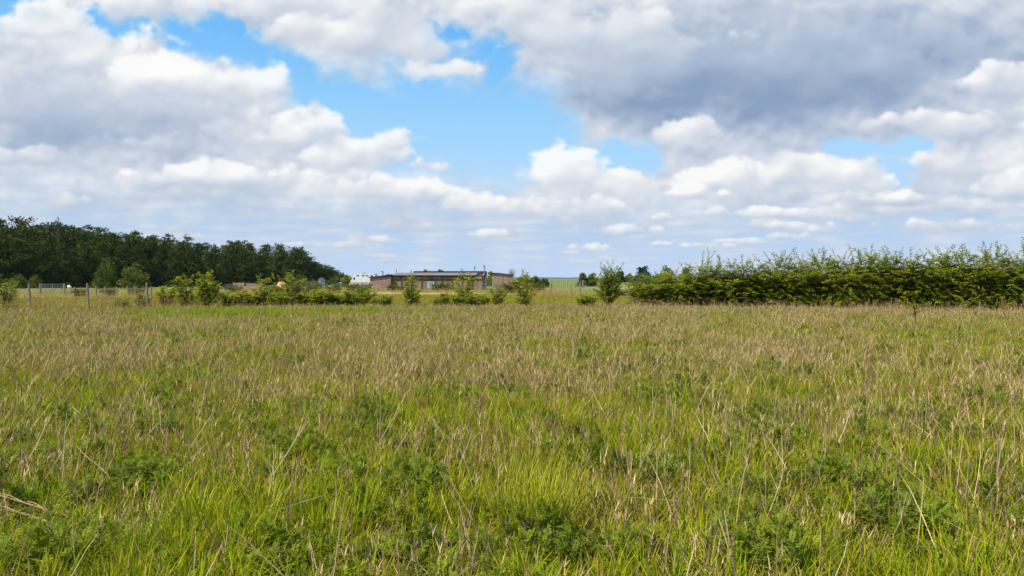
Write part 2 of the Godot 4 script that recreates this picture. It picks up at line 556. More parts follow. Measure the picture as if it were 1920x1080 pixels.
# dry stems, some with a feathery head, some broken over
func stalks(n: int, radius: float, l0: float, l1: float, w: float, lean: float) -> ArrayMesh:
	var g := Geo.new()
	for i in n:
		var a := rr(0, TAU)
		var o := Vector3(cos(a), 0, sin(a)) * radius * sqrt(rng.randf())
		var col := pick(Color(0.40, 0.28, 0.145), Color(0.52, 0.41, 0.215), rng.randf(), 0.3)
		if rng.randf() < 0.25:
			col = pick(Color(0.24, 0.15, 0.11), Color(0.33, 0.22, 0.17), rng.randf(), 0.2)
		var l := rr(l0, l1)
		var turn := a + rr(-1.0, 1.0)
		var tilt := absf(rng.randfn(0, lean))
		var bend := rr(0.0, 0.7) if rng.randf() < 0.85 else rr(1.2, 2.4)
		g.blade(o, turn, l, w * rr(0.7, 1.4), tilt, bend, col, 4)
		if rng.randf() < 0.5:
			var tip := o + (Vector3(cos(turn), 0, sin(turn)) * sin(tilt + bend * 0.4) + Vector3.UP * cos(tilt + bend * 0.4)) * l * 0.86
			for k in 5:
				g.blade(tip + Vector3(0, rr(-0.1, 0.02), 0), rr(0, TAU), rr(0.03, 0.09), w * 1.5, rr(0.1, 0.7), 0.5, col, 2)
	return g.mesh(mats.straw)

# a leafy weed: a mound of short stems with finely cut leaves
func weed(stems: int, radius: float, h0: float, h1: float, tones: Array) -> ArrayMesh:
	var g := Geo.new()
	for i in stems:
		var at := rr(0, TAU)
		var q := sqrt(rng.randf())
		var o := Vector3(cos(at), 0, sin(at)) * radius * q
		var h := rr(h0, h1) * (1.0 - 0.45 * q * q)
		var col := pick(tones[rng.randi() % tones.size()], tones[0], rr(0, 0.5))
		for n in 8:
			var turn := TAU * n * 0.382 + at
			var l := rr(0.045, 0.085) * (1.2 - 0.5 * n / 8.0)
			var a := lerpf(1.35, 0.35, n / 7.0) + rr(-0.2, 0.2)
			var out := Vector3(cos(turn), 0, sin(turn))
			var side := Vector3(-sin(turn), 0, cos(turn))
			var p := o + Vector3(0, h * (0.35 + 0.65 * n / 7.0), 0)
			for k in 5:
				var along := out * sin(a) + Vector3.UP * cos(a)
				var face := along.cross(side)
				var s := l * (0.22 + 0.22 * sin(PI * (k + 1.0) / 6.0))
				for d in [-1.0, 1.0]:
					g.leaf(p, (side * d + along * 0.8 + face * rr(-0.4, 0.4)).normalized(), face, s, s * 0.55, pick(col, col, 0, 0.2))
				p += along * l / 5.0
				a += rr(0.0, 0.2)
			g.leaf(p, out * sin(a) + Vector3.UP * cos(a), Vector3.UP, l * 0.3, l * 0.15, col)
	return g.mesh(mats.leaf)

var n_dry := FastNoiseLite.new()
var n_lush := FastNoiseLite.new()
var n_herb := FastNoiseLite.new()

func dryness(x: float, z: float) -> float:
	var d := Vector2(x, z).length()
	var base := 0.30 + 0.17 * smoothstep(5.5, 13.0, d) + 0.12 * smoothstep(26.0, 36.0, d)
	base += 0.22 * exp(-pow((x + 2.0) / 9.0, 2) - pow((z + 18.0) / 8.0, 2))
	base += 0.16 * exp(-pow((x - 9.0) / 7.0, 2) - pow((z + 33.0) / 5.0, 2))
	base -= 0.9 * exp(-pow((x + 10.5) / 5.5, 2) - pow((z + 31.0) / 3.0, 2))
	base -= 0.30 * exp(-pow((x - 15.0) / 4.0, 2) - pow((z + 20.0) / 4.0, 2))
	return clampf(base + 0.85 * n_dry.get_noise_2d(x, z), 0.0, 1.0)

func d_hedge(p: Vector3) -> float:            # taller stalks stand uncut along the hedge foot
	return minf(p.x - 4.0, -p.z - 26.0)

func scatter(d0: float, d1: float, wide: float, per_m2: float) -> Array:
	var out := []
	var a := deg_to_rad(wide)
	for i in int(a * (d1 * d1 - d0 * d0) * per_m2):
		var d := sqrt(rr(d0 * d0, d1 * d1))
		var t := rr(-a, a)
		out.append(Vector3(sin(t) * d, 0, -cos(t) * d))
	return out

func placed(p: Vector3, s: float, tall: float, tint: Color) -> Array:
	var b := Basis(Vector3.UP, rr(0, TAU)).scaled_local(Vector3(s, s * tall, s))
	return [Transform3D(Basis(Vector3(1, 0, 0), rr(-0.12, 0.12)) * b, p), tint]

func stuff(called: String, label: String, category: String) -> Node3D:
	var o := thing(called, label, category)
	o.set_meta("kind", "stuff")
	return o

func build_meadow():
	noise(n_dry, 71, 0.16, 4, 0.6)
	noise(n_lush, 83, 0.22, 3)
	noise(n_herb, 97, 0.30, 3)
	var fresh := [Color(0.205, 0.295, 0.009), Color(0.275, 0.32, 0.011), Color(0.15, 0.235, 0.009), Color(0.33, 0.31, 0.018), Color(0.19, 0.265, 0.010), Color(0.33, 0.23, 0.045)]
	var dull := [Color(0.215, 0.26, 0.012), Color(0.27, 0.265, 0.018), Color(0.15, 0.21, 0.012), Color(0.23, 0.25, 0.015), Color(0.31, 0.24, 0.06)]
	var herb := [Color(0.17, 0.225, 0.016), Color(0.125, 0.18, 0.014), Color(0.22, 0.265, 0.02), Color(0.145, 0.19, 0.035)]
	var tall := []
	var low := []
	var thatch := []
	var dead := []
	var leafy := []
	for k in 5:
		tall.append(bunch(26, 0.06, 0.13, 0.33, 0.0078, 0.75, 1.3, fresh, mats.grass))
		low.append(bunch(26, 0.13, 0.07, 0.19, 0.0065, 0.7, 1.2, dull, mats.grass))
	for k in 4:
		dead.append(stalks(9, 0.10 + 0.04 * k, 0.20, 0.52, 0.0034, 0.32))
		thatch.append(stalks(14, 0.16, 0.08, 0.26, 0.0045, 0.9))
		leafy.append(weed(5 + k * 2, 0.16, 0.05, 0.17, herb))
	var loose := []
	for k in 4:
		var g := Geo.new()
		for i in 3:
			var col := pick(Color(0.42, 0.31, 0.18), Color(0.58, 0.48, 0.28), rng.randf(), 0.2)
			if rng.randf() < 0.3:
				col = pick(Color(0.26, 0.16, 0.11), Color(0.34, 0.22, 0.15), rng.randf(), 0.2)
			var lean := rr(0.03, 0.6) if rng.randf() < 0.8 else rr(0.8, 1.5)
			var turn := rr(0, TAU)
			var o := Vector3(rr(-0.2, 0.2), rr(0.0, 0.1), rr(-0.2, 0.2))
			var l := rr(0.2, 0.5)
			var d := Vector3(cos(turn) * sin(lean), cos(lean), sin(turn) * sin(lean))
			var kink := Vector3(rr(-0.3, 0.3), rr(-0.2, 0.1), rr(-0.3, 0.3)) * l * 0.25
			g.tube([o, o + d * l * 0.5, o + d * l * 0.8 + kink * 0.3, o + d * l + kink], [0.0024, 0.0021, 0.0016, 0.001], 3, col, false)
			if i == 0:
				for j in 3:
					var q := o + d * l * rr(0.5, 0.9)
					g.tube([q, q + (d + Vector3(rr(-0.8, 0.8), rr(-0.2, 0.5), rr(-0.8, 0.8))) * 0.09], [0.0013, 0.0008], 3, col, false)
		loose.append(g.mesh(mats.straw))
	var heads := []
	for k in 3:
		var g := Geo.new()
		var lean := Vector3(rr(-0.14, 0.14), 0, rr(-0.14, 0.14))
		var l := rr(0.3, 0.46)
		var tip := lean * l + Vector3(0, l, 0)
		g.tube([Vector3.ZERO, tip * 0.5, tip], [0.0015, 0.0013, 0.001], 3, Color(0.24, 0.22, 0.06), false)
		var up := (tip + lean * 0.4).normalized()
		g.tube([tip, tip + up * 0.015, tip + up * 0.05, tip + up * 0.08], [0.001, 0.0045, 0.004, 0.001], 5, pick(Color(0.30, 0.13, 0.12), Color(0.40, 0.22, 0.16), rng.randf(), 0.1), false)
		heads.append(g.mesh(mats.straw))
	var rings := [[2.4, 5.0, 52.0, 110.0], [5.0, 9.0, 46.0, 85.0], [9.0, 16.0, 44.0, 60.0], [16.0, 26.0, 43.0, 44.0], [26.0, 40.5, 42.0, 34.0]]
	var at_tall := []
	var at_low := []
	var at_thatch := []
	var at_dead := []
	var at_leafy := []
	var at_loose := []
	for r in rings:
		var far: float = clampf((r[1] - 6.0) / 30.0, 0.0, 1.0)
		var grow := 1.0 + 0.22 * far
		var stunted := 1.0 - 0.36 * far
		for p in scatter(r[0], r[1], r[2], r[3]):
			var dry := dryness(p.x, p.z)
			var lush := 0.5 + 0.9 * n_lush.get_noise_2d(p.x, p.z)
			var tone := rr(0.82, 1.18)
			if rng.randf() < (0.8 + 1.6 * n_dry.get_noise_2d(p.x * 0.7, p.z)) * exp(-pow((p.x + 10.5) / 5.0, 2) - pow((p.z + 31.5) / 2.6, 2)):      # a strip of lush fine grass
				at_tall.append(placed(p, grow * rr(0.9, 1.3), rr(0.75, 1.05), Color(tone * 0.92, tone * 1.0, tone * 1.6)))
				continue
			if rng.randf() < 0.40 - 0.6 * dry + 0.5 * lush:
				at_tall.append(placed(p, grow * rr(0.75, 1.2), rr(0.7, 1.1) * lerpf(0.55, 1.15, lush) * stunted, Color(tone * lerpf(1.0, 1.15, dry), tone, tone * 0.95)))
			else:
				at_low.append(placed(p, grow * rr(0.8, 1.3), rr(0.8, 1.3), Color(tone, tone * 0.97, tone)))
		for p in scatter(r[0], r[1], r[2], r[3] * 0.85):
			var dry := dryness(p.x, p.z)
			if rng.randf() < pow(dry, 2.0) * lerpf(0.48, 0.24, far):
				var t := rr(0.8, 1.15)
				at_dead.append(placed(p, grow * rr(0.75, 1.25), rr(0.7, 1.2) * (stunted if d_hedge(p) < 0.0 else 1.0), Color(t, t * rr(0.92, 1.0), t * rr(0.85, 1.0))))
			elif rng.randf() < 0.08 + 0.2 * dry:
				at_thatch.append(placed(p, grow, rr(0.7, 1.2), Color(1, 1, 1) * rr(0.7, 1.1)))
		for p in scatter(r[0], r[1], r[2], 6.0):
			if rng.randf() < 0.25 + 0.9 * dryness(p.x, p.z):
				at_loose.append(placed(p, rr(0.8, 1.25), stunted, Color(1, 1, 1) * rr(0.8, 1.2)))
		for p in scatter(r[0], r[1], r[2], r[3] * (0.24 - 0.14 * far)):
			if n_herb.get_noise_2d(p.x, p.z) > 0.10 + rr(-0.5, 0.75):
				var t := rr(0.8, 1.2)
				at_leafy.append(placed(p, rr(0.7, 1.35), rr(0.8, 1.3), Color(t, t, t)))
	strew("blades", tall, stuff("meadow_grass", "fresh green grass growing all over the meadow", "grass"), at_tall)
	strew("blades", low, stuff("short_grass", "short yellowish grass between the taller tufts of the meadow", "grass"), at_low)
	strew("stalks", dead, stuff("dry_grass", "pale dry grass stalks standing in the meadow", "dry grass"), at_dead)
	strew("straws", loose, stuff("loose_straw", "single pale straws leaning every way in the meadow", "dry grass"), at_loose)
	var at_heads := []
	for p in scatter(2.6, 11.0, 46.0, 7.0):
		if n_lush.get_noise_2d(p.x + 40.0, p.z) > 0.05:
			at_heads.append(placed(p, rr(0.8, 1.2), rr(0.8, 1.15), Color(1, 1, 1) * rr(0.8, 1.15)))
	strew("heads", heads, stuff("seed_heads", "small pinkish-brown grass seed heads above the near grass", "grass"), at_heads)
	strew("litter", thatch, stuff("grass_litter", "bent straw lying low among the meadow grass", "dry grass"), at_thatch)
	strew("leaves", leafy, stuff("leafy_weeds", "dark green leafy weeds spread through the meadow", "weeds"), at_leafy)
	# tall tan grass just beyond the fence, and rough herbage across the paddock
	var tan := []
	for p in scatter(40.5, 50.0, 42.0, 7.0):
		if p.x < -17.0 + rr(-2, 2) and rng.randf() < 0.5 or rng.randf() < (0.3 if p.z > -43.0 else 0.05):
			tan.append(placed(p, rr(1.2, 1.7), rr(0.9, 1.25), Color(0.8, 0.78, 0.5)))
	for p in scatter(58.0, 100.0, 40.0, 1.6):
		if n_lush.get_noise_2d(p.x * 0.4, p.z * 0.4) > 0.0:
			tan.append(placed(p, rr(1.5, 2.6), rr(0.4, 0.9), Color(0.8, 0.75, 0.5)))
	strew("stalks", dead, stuff("rough_grass", "tall tan grass beyond the fence and about the paddock", "dry grass"), tan)
	# grazed turf of the paddock beyond the hawthorns
	var turf := []
	for p in scatter(42.0, 72.0, 41.0, 5.0):
		turf.append(placed(p, rr(1.2, 2.4), rr(0.35, 0.7), Color(1.05, 0.95, 0.9) * rr(0.8, 1.2)))
	strew("blades", low, stuff("paddock_turf", "grazed olive turf of the paddock beyond the hawthorns", "grass"), turf)


# ------------------------------------------------------------------ shrubs
# stems that fan out, arching side shoots and leaves along them
func shrub(parent: Node3D, h: float, r: float, stems: int, shoots: int, upright: float, sprigs: int, tones: Array, leaf := 0.07, ground_clear := 0.06, spray := 1.0):
	var wood := Geo.new()
	var green := Geo.new()
	var twig := Color(0.8, 0.75, 0.7)
	for k in stems:
		var a := TAU * k / stems + rr(-0.5, 0.5)
		var out := Vector3(cos(a), 0, sin(a))
		var reach := r * rr(0.15, 0.85) * (1.0 - 0.5 * upright)
		var top := h * rr(0.62, 0.98) * (1.0 - 0.22 * reach / r)
		var p0 := out * r * 0.08
		var p1 := out * reach * 0.35 + Vector3.UP * top * 0.6
		var p2 := out * reach + Vector3.UP * top
		var line := []
		var thick := []
		for i in 7:
			var t := i / 6.0
			line.append(p0.lerp(p1, t).lerp(p1.lerp(p2, t), t) + Vector3(rr(-1, 1), 0, rr(-1, 1)) * 0.03 * h * t)
			thick.append(lerpf(0.026, 0.004, t) * h / 2.0)
		wood.tube(line, thick, 5, twig, false)
		for s in shoots:
			var t := lerpf(ground_clear, 1.0, (s + rng.randf()) / shoots)
			var f := t * 6.0
			var o: Vector3 = line[int(minf(f, 5.0))].lerp(line[int(minf(f, 5.0)) + 1], f - minf(floorf(f), 5.0))
			var aa := a + rng.randfn(0, 1.25)
			var d := Vector3(cos(aa), 0, sin(aa))
			var l := r * rr(0.28, 0.66) * (1.15 - 0.6 * t) * spray
			var lift := rr(-0.05, 0.5) + 0.9 * upright + 0.35 * t * t
			var fall := rr(0.3, 0.9) * (1.0 - upright)
			shoot(wood, green, o, d, l, lift, fall, tones, leaf, twig, spray)
	for k in sprigs:
		var a := rr(0, TAU)
		var o := Vector3(cos(a), 0, sin(a)) * r * rr(0.05, 0.55)
		o.y = h * rr(0.66, 0.84)
		var aa := rr(0, TAU)
		shoot(wood, green, o, Vector3(cos(aa), 0, sin(aa)), h * rr(0.14, 0.36), rr(0.8, 2.8), 0.2, tones, leaf, twig)
	part("stems", wood.mesh(mats.bark), parent)
	part("foliage", green.mesh(mats.leaf), parent)

func shoot(wood: Geo, green: Geo, o: Vector3, d: Vector3, l: float, lift: float, fall: float, tones: Array, leaf: float, twig: Color, spray := 1.0):
	var n := maxi(3, int(l / (leaf * 1.15)))
	var line := []
	var thick := []
	var col := pick(tones[rng.randi() % tones.size()], tones[rng.randi() % tones.size()], rng.randf(), 0.16)
	var way := Vector3(d.x, lift, d.z).normalized()
	var p := o
	for i in n + 1:
		line.append(p)
		thick.append(lerpf(0.007, 0.002, float(i) / n))
		if i > 0:
			for k in int(5.0 * spray) + (rng.randi() % 3):
				var a := rr(0, TAU)
				var along := (way * rr(0.1, 0.8) + Vector3(cos(a), rr(-0.25, 0.5) / spray, sin(a))).normalized()
				var face := Vector3(rng.randfn(0, 0.5), 1.0, rng.randfn(0, 0.5)).normalized()
				var s := leaf * rr(0.6, 1.35)
				green.leaf(p + along * leaf * rr(0.0, 0.7) * spray, along, face, s, s * 0.72, pick(col, col, 0, 0.22))
		p += way * l / n
		way = (way + Vector3(rr(-0.12, 0.12), -fall * 1.6 / n * (0.4 + 1.2 * i / n), rr(-0.12, 0.12))).normalized()
	if line.size() > 2:
		wood.tube([line[0], line[line.size() / 2], line[-1]], [thick[0], thick[line.size() / 2], thick[-1]], 3, twig, false)

const GREEN := [Color(0.215, 0.275, 0.016), Color(0.15, 0.215, 0.014), Color(0.29, 0.325, 0.02), Color(0.11, 0.17, 0.016), Color(0.33, 0.34, 0.028)]
const YOUNG := [Color(0.29, 0.325, 0.022), Color(0.22, 0.275, 0.02), Color(0.36, 0.36, 0.036), Color(0.15, 0.21, 0.018)]

func build_hawthorns():
	var group := "young hawthorns planted along the meadow's edge"
	var kinds := {}
	for d in [["open", 2.0, 0.85, 7, 22, 0.3, 7, YOUNG], ["open", 2.0, 0.75, 6, 20, 0.5, 6, YOUNG], ["open", 2.0, 0.95, 8, 20, 0.2, 5, YOUNG], ["low", 1.0, 0.75, 10, 20, 0.1, 3, GREEN], ["low", 1.0, 0.85, 11, 20, 0.15, 4, YOUNG], ["low", 1.0, 0.7, 10, 18, 0.2, 2, GREEN]]:
		var o := Node3D.new()
		o.set_meta("category", "bush")
		shrub(o, d[1], d[2], d[3], d[4], d[5], d[6], d[7], 0.066, 0.06)
		if not kinds.has(d[0]): kinds[d[0]] = []
		kinds[d[0]].append(o)
	# across, top row, half width, kind, distance, label
	var rows := [
		[12, 528, 36, "open", 38.5, "yellowish hawthorn bush on the outer side of the first fence post"],
		[229, 556, 18, "low", 39.0, "low bush between the second and third fence posts"], [268, 549, 16, "low", 39.4, "low bush at the foot of the last wired fence post"],
		[344, 515, 32, "open", 39.5, "yellow-green young hawthorn with two spreading tops beside a dense dark bush"],
		[388, 503, 24, "low", 39.0, "dense dark green hawthorn with one tall pale shoot"],
		[430, 549, 18, "low", 40.0, "low bush between the dense dark hawthorn and the black drum"], [460, 541, 26, "low", 39.6, "low bush in line with the wooden hurdles"], [522, 545, 22, "low", 39.2, "low bush in line with the large straw heap"], [574, 546, 18, "low", 40.4, "low bush in line with the grey metal rail"], [632, 546, 18, "low", 40.2, "low bush in line with the green plastic slide"],
		[497, 514, 24, "open", 39.8, "young hawthorn in front of the sandy straw heap"],
		[545, 513, 27, "open", 40.2, "young hawthorn with a slanting shoot in front of the metal rail"],
		[606, 540, 30, "low", 40.0, "low spreading hawthorn below the pale blue playhouse"],
		[655, 541, 28, "low", 39.5, "low spreading hawthorn below the white horsebox"],
		[722, 551, 19, "low", 39.8, "low bush in line with the wooden pallet"],
		[769, 515, 26, "open", 39.6, "upright young hawthorn in front of the stable's boarded front"],
		[826, 553, 20, "low", 40.2, "low bush in line with the caged water tank"],
		[872, 512, 32, "open", 40.0, "open spreading young hawthorn in front of the black roofed building"],
		[880, 549, 30, "low", 39.4, "low spreading bush at the foot of the open hawthorn"],
		[934, 524, 20, "open", 39.5, "compact young hawthorn in front of the round-roofed shed"],
		[984, 512, 24, "open", 39.8, "slender pale young hawthorn beside the round-roofed shed"],
		[1098, 549, 24, "low", 40.0, "low hawthorn scrub at the foot of the tall conical bush"],
		[1194, 524, 24, "open", 39.6, "feathery hawthorn between the conical bush and the hedge"]]
	var k := 0
	for r in rows:
		var list: Array = kinds[r[3]]
		var d: float = r[4]
		var h := rise(r[1], d)
		var w: float = r[2] * d / F
		k += 1
		var base: float = 2.0 if r[3] == "open" else 1.0
		var wide: float = w / (0.72 if r[3] == "open" else 0.58)
		copy(list[k % list.size()], "hawthorn_bush", r[5] if r[5] else "low green hawthorn bush in the grass along the meadow's edge", group, spot(r[0], d), k * 2.4, Vector3(wide, h / base / (1.0 if r[3] == "open" else 1.05), wide))
	var px := 312.0
	while px < 1010.0:
		var d := rr(40.8, 43.5)
		var z := rr(0.75, 1.15)
		copy(kinds.low[k % 3], "scrub_bush", "low scrubby bush behind the row of young hawthorns", "scrub behind the young hawthorns", spot(px, d), k * 2.1, Vector3(z * 1.15, z * rr(0.75, 1.15), z))
		k += 1
		px += rr(22.0, 34.0) if px < 690.0 else rr(52.0, 80.0)
	var tall := thing("conical_hawthorn", "tall conical green hawthorn bush standing free of the hedge end", "bush", spot(1142, 39.5))
	shrub(tall, 2.3, 1.15, 11, 30, 0.7, 9, GREEN, 0.066, 0.06)
	for list in kinds.values():
		for o in list:
			o.free()

func build_hedge():
	var group := "hawthorns grown together as the hedge"
	var kinds := []
	for d in [[1.5, 13, 25, 0.05, 11, 1.25, 0.072], [1.8, 14, 19, 0.0, 6, 1.6, 0.064], [1.5, 13, 30, 0.1, 10, 1.15, 0.082], [1.7, 14, 22, 0.0, 8, 1.3, 0.06], [1.5, 13, 30, 0.15, 11, 1.2, 0.074]]:
		var o := Node3D.new()
		o.set_meta("category", "hedge shrub")
		shrub(o, 2.8, d[0], d[1], d[2], d[3], d[4], [GREEN, YOUNG, GREEN, YOUNG, GREEN][kinds.size()], d[6], 0.02, d[5])
		kinds.append(o)
	# across, top row
	var crest := [[1222, 516], [1270, 506], [1312, 497], [1350, 492], [1440, 483], [1525, 476], [1608, 473], [1740, 474], [1830, 469], [1985, 464], [2150, 460]]
	var tops := []
	var px := 1224.0
	while px < 2120.0:
		var i := 1
		while crest[i][0] < px:
			i += 1
		tops.append([px, lerpf(crest[i - 1][1], crest[i][1], (px - crest[i - 1][0]) / (crest[i][0] - crest[i - 1][0]))])
		px += rr(24.0, 34.0)
	var k := 0
	for t in tops:
		var d: float = lerpf(39.5, 35.0, (t[0] - 1232.0) / 890.0) + rr(-0.35, 0.35)
		var h: float = rise(t[1], d) + rr(-0.22, 0.2)
		var n := (k * 3 + k / 5) % 5
		copy(kinds[n], "hedge_hawthorn", "lowest hawthorn at the tapering end of the long hedge" if k == 0 else ["green hawthorn with many upright shoots grown into the long hedge", "broad yellow-green hawthorn with arching sprays in the long hedge", "dense upright green hawthorn in the long hedge", "yellow-green fine-leaved hawthorn in the long hedge", "narrow hawthorn with tall shoots in the long hedge"][n], group, spot(t[0], d), k * 1.7 + 0.4, Vector3(1.0, h / 2.8, 1.0) * Vector3(rr(0.9, 1.2), 1, rr(0.9, 1.2)))
		k += 1
	for o in kinds:
		o.free()
	var s := thing("hawthorn_shoot", "loose leafy shoot rising above the hedge end", "bush", spot(1325, 38.4))
	shrub(s, rise(476, 38.4), 0.55, 4, 9, 0.8, 4, YOUNG, 0.06, 0.3)


# ------------------------------------------------------------------ fences and gates
func post(parent: Node3D, where: Vector3, h: float, w: float, tilt := 0.0):
	var g := Geo.new()
	var top := Vector3(tilt * h, h, tilt * 0.3 * h)
	g.tube([Vector3(0, -0.1, 0), top * 0.5, top * 0.985, top], [w * 0.56, w * 0.54, w * 0.53, w * 0.42], 7)
	part("post", g.mesh(mats.post_wood), parent, where - parent.position)

func wires(parent: Node3D, line: Array, heights: Array, thick := 0.004):
	for y in heights:
		var g := Geo.new()
		var p := []
		var r := []
		for k in line.size():
			p.append(line[k] - parent.position + Vector3(0, y, 0))
			r.append(thick)
			if k + 1 < line.size():
				p.append((line[k] + line[k + 1]) / 2.0 - parent.position + Vector3(0, y - 0.02, 0))
				r.append(thick)
		g.tube(p, r, 4)
		part("wire", g.mesh(mats.wire), parent)

func wire_fence(called: String, label: String, spots: Array, h: float, w: float, heights: Array, thick := 0.004):
	var o := thing(called, label, "fence", spots[0])
	for p in spots:
		post(o, p, h * rr(0.95, 1.05), w * rr(0.85, 1.15), rr(-0.07, 0.07))
	if heights:
		wires(o, spots, heights, thick)

func build_fences():
	var near := []
	for px in [-55, 57, 166, 277]:
		near.append(spot(px, 38.6))
	var o := thing("post_and_wire_fence", "grey wooden post and wire fence at the meadow's edge before the paddock", "fence", near[0])
	for k in near.size():
		post(o, near[k], [1.34, 1.34, 1.36, 1.38][k], 0.105, [-0.02, -0.09, -0.06, -0.05][k])
	wires(o, near, [0.45, 0.8, 1.08], 0.006)
	var mid := []
	for px in [140, 180, 197, 219, 240, 253, 283, 306]:
		mid.append(spot(px, 68.0 + rr(-1, 1)))
	wire_fence("paddock_fence", "row of short weathered posts between the gate and the wood", mid, 0.86, 0.13, [0.3, 0.65], 0.005)
	var inner := []
	for px in [1032, 1072, 1089, 1180, 1260]:
		inner.append(spot(px, [60.0, 61.0, 52.0, 52.0, 52.0][inner.size()]))
	wire_fence("field_fence", "slim wooden posts with wire crossing before the green field", inner, 1.22, 0.10, [0.4, 0.8, 1.1], 0.004)
	var rank := []
	for k in 18:
		rank.append(spot(1034 + k * 3.7 + rr(-0.5, 0.5), 124.0 + k * 0.8))
	wire_fence("paling_fence", "close row of thin pale posts beside the green crop field", rank, 1.36, 0.09, [0.4, 0.9, 1.25], 0.01)
	var heavy := thing("corner_posts", "two thick corner posts ending the close row of thin posts", "post", spot(1034, 120))
	post(heavy, spot(1034, 120), 1.35, 0.26)
	post(heavy, spot(1093, 121), 1.35, 0.26)
	# a metal field gate by the pony
	var g := thing("field_gate", "grey metal bar gate beside the black and white pony", "gate", spot(78, 74))
	for k in 5:
		var b := Geo.new()
		b.bar(Vector3(0, 0.25 + k * 0.2, 0), Vector3(2.3, 0.25 + k * 0.2, 0), 0.04, 0.04)
		part("rail", b.mesh(mats.galvanised), g)
	for x in [0.0, 1.15, 2.3]:
		var b := Geo.new()
		b.bar(Vector3(x, 0.15, 0.045), Vector3(x, 1.1, 0.045), 0.045, 0.045)
		part("upright", b.mesh(mats.galvanised), g)
	post(g, spot(75, 74), 1.1, 0.16)
	post(g, spot(121, 74), 1.1, 0.16)


# ------------------------------------------------------------------ stables
func slab(called: String, parent: Node3D, o: Vector3, size: Vector3, m: Material, tint := 1.0, b := Basis()) -> MeshInstance3D:
	var g := Geo.new()
	g.box(Vector3.ZERO, size, b, Color(tint, tint, tint))
	return part(called, g.mesh(m), parent, o)

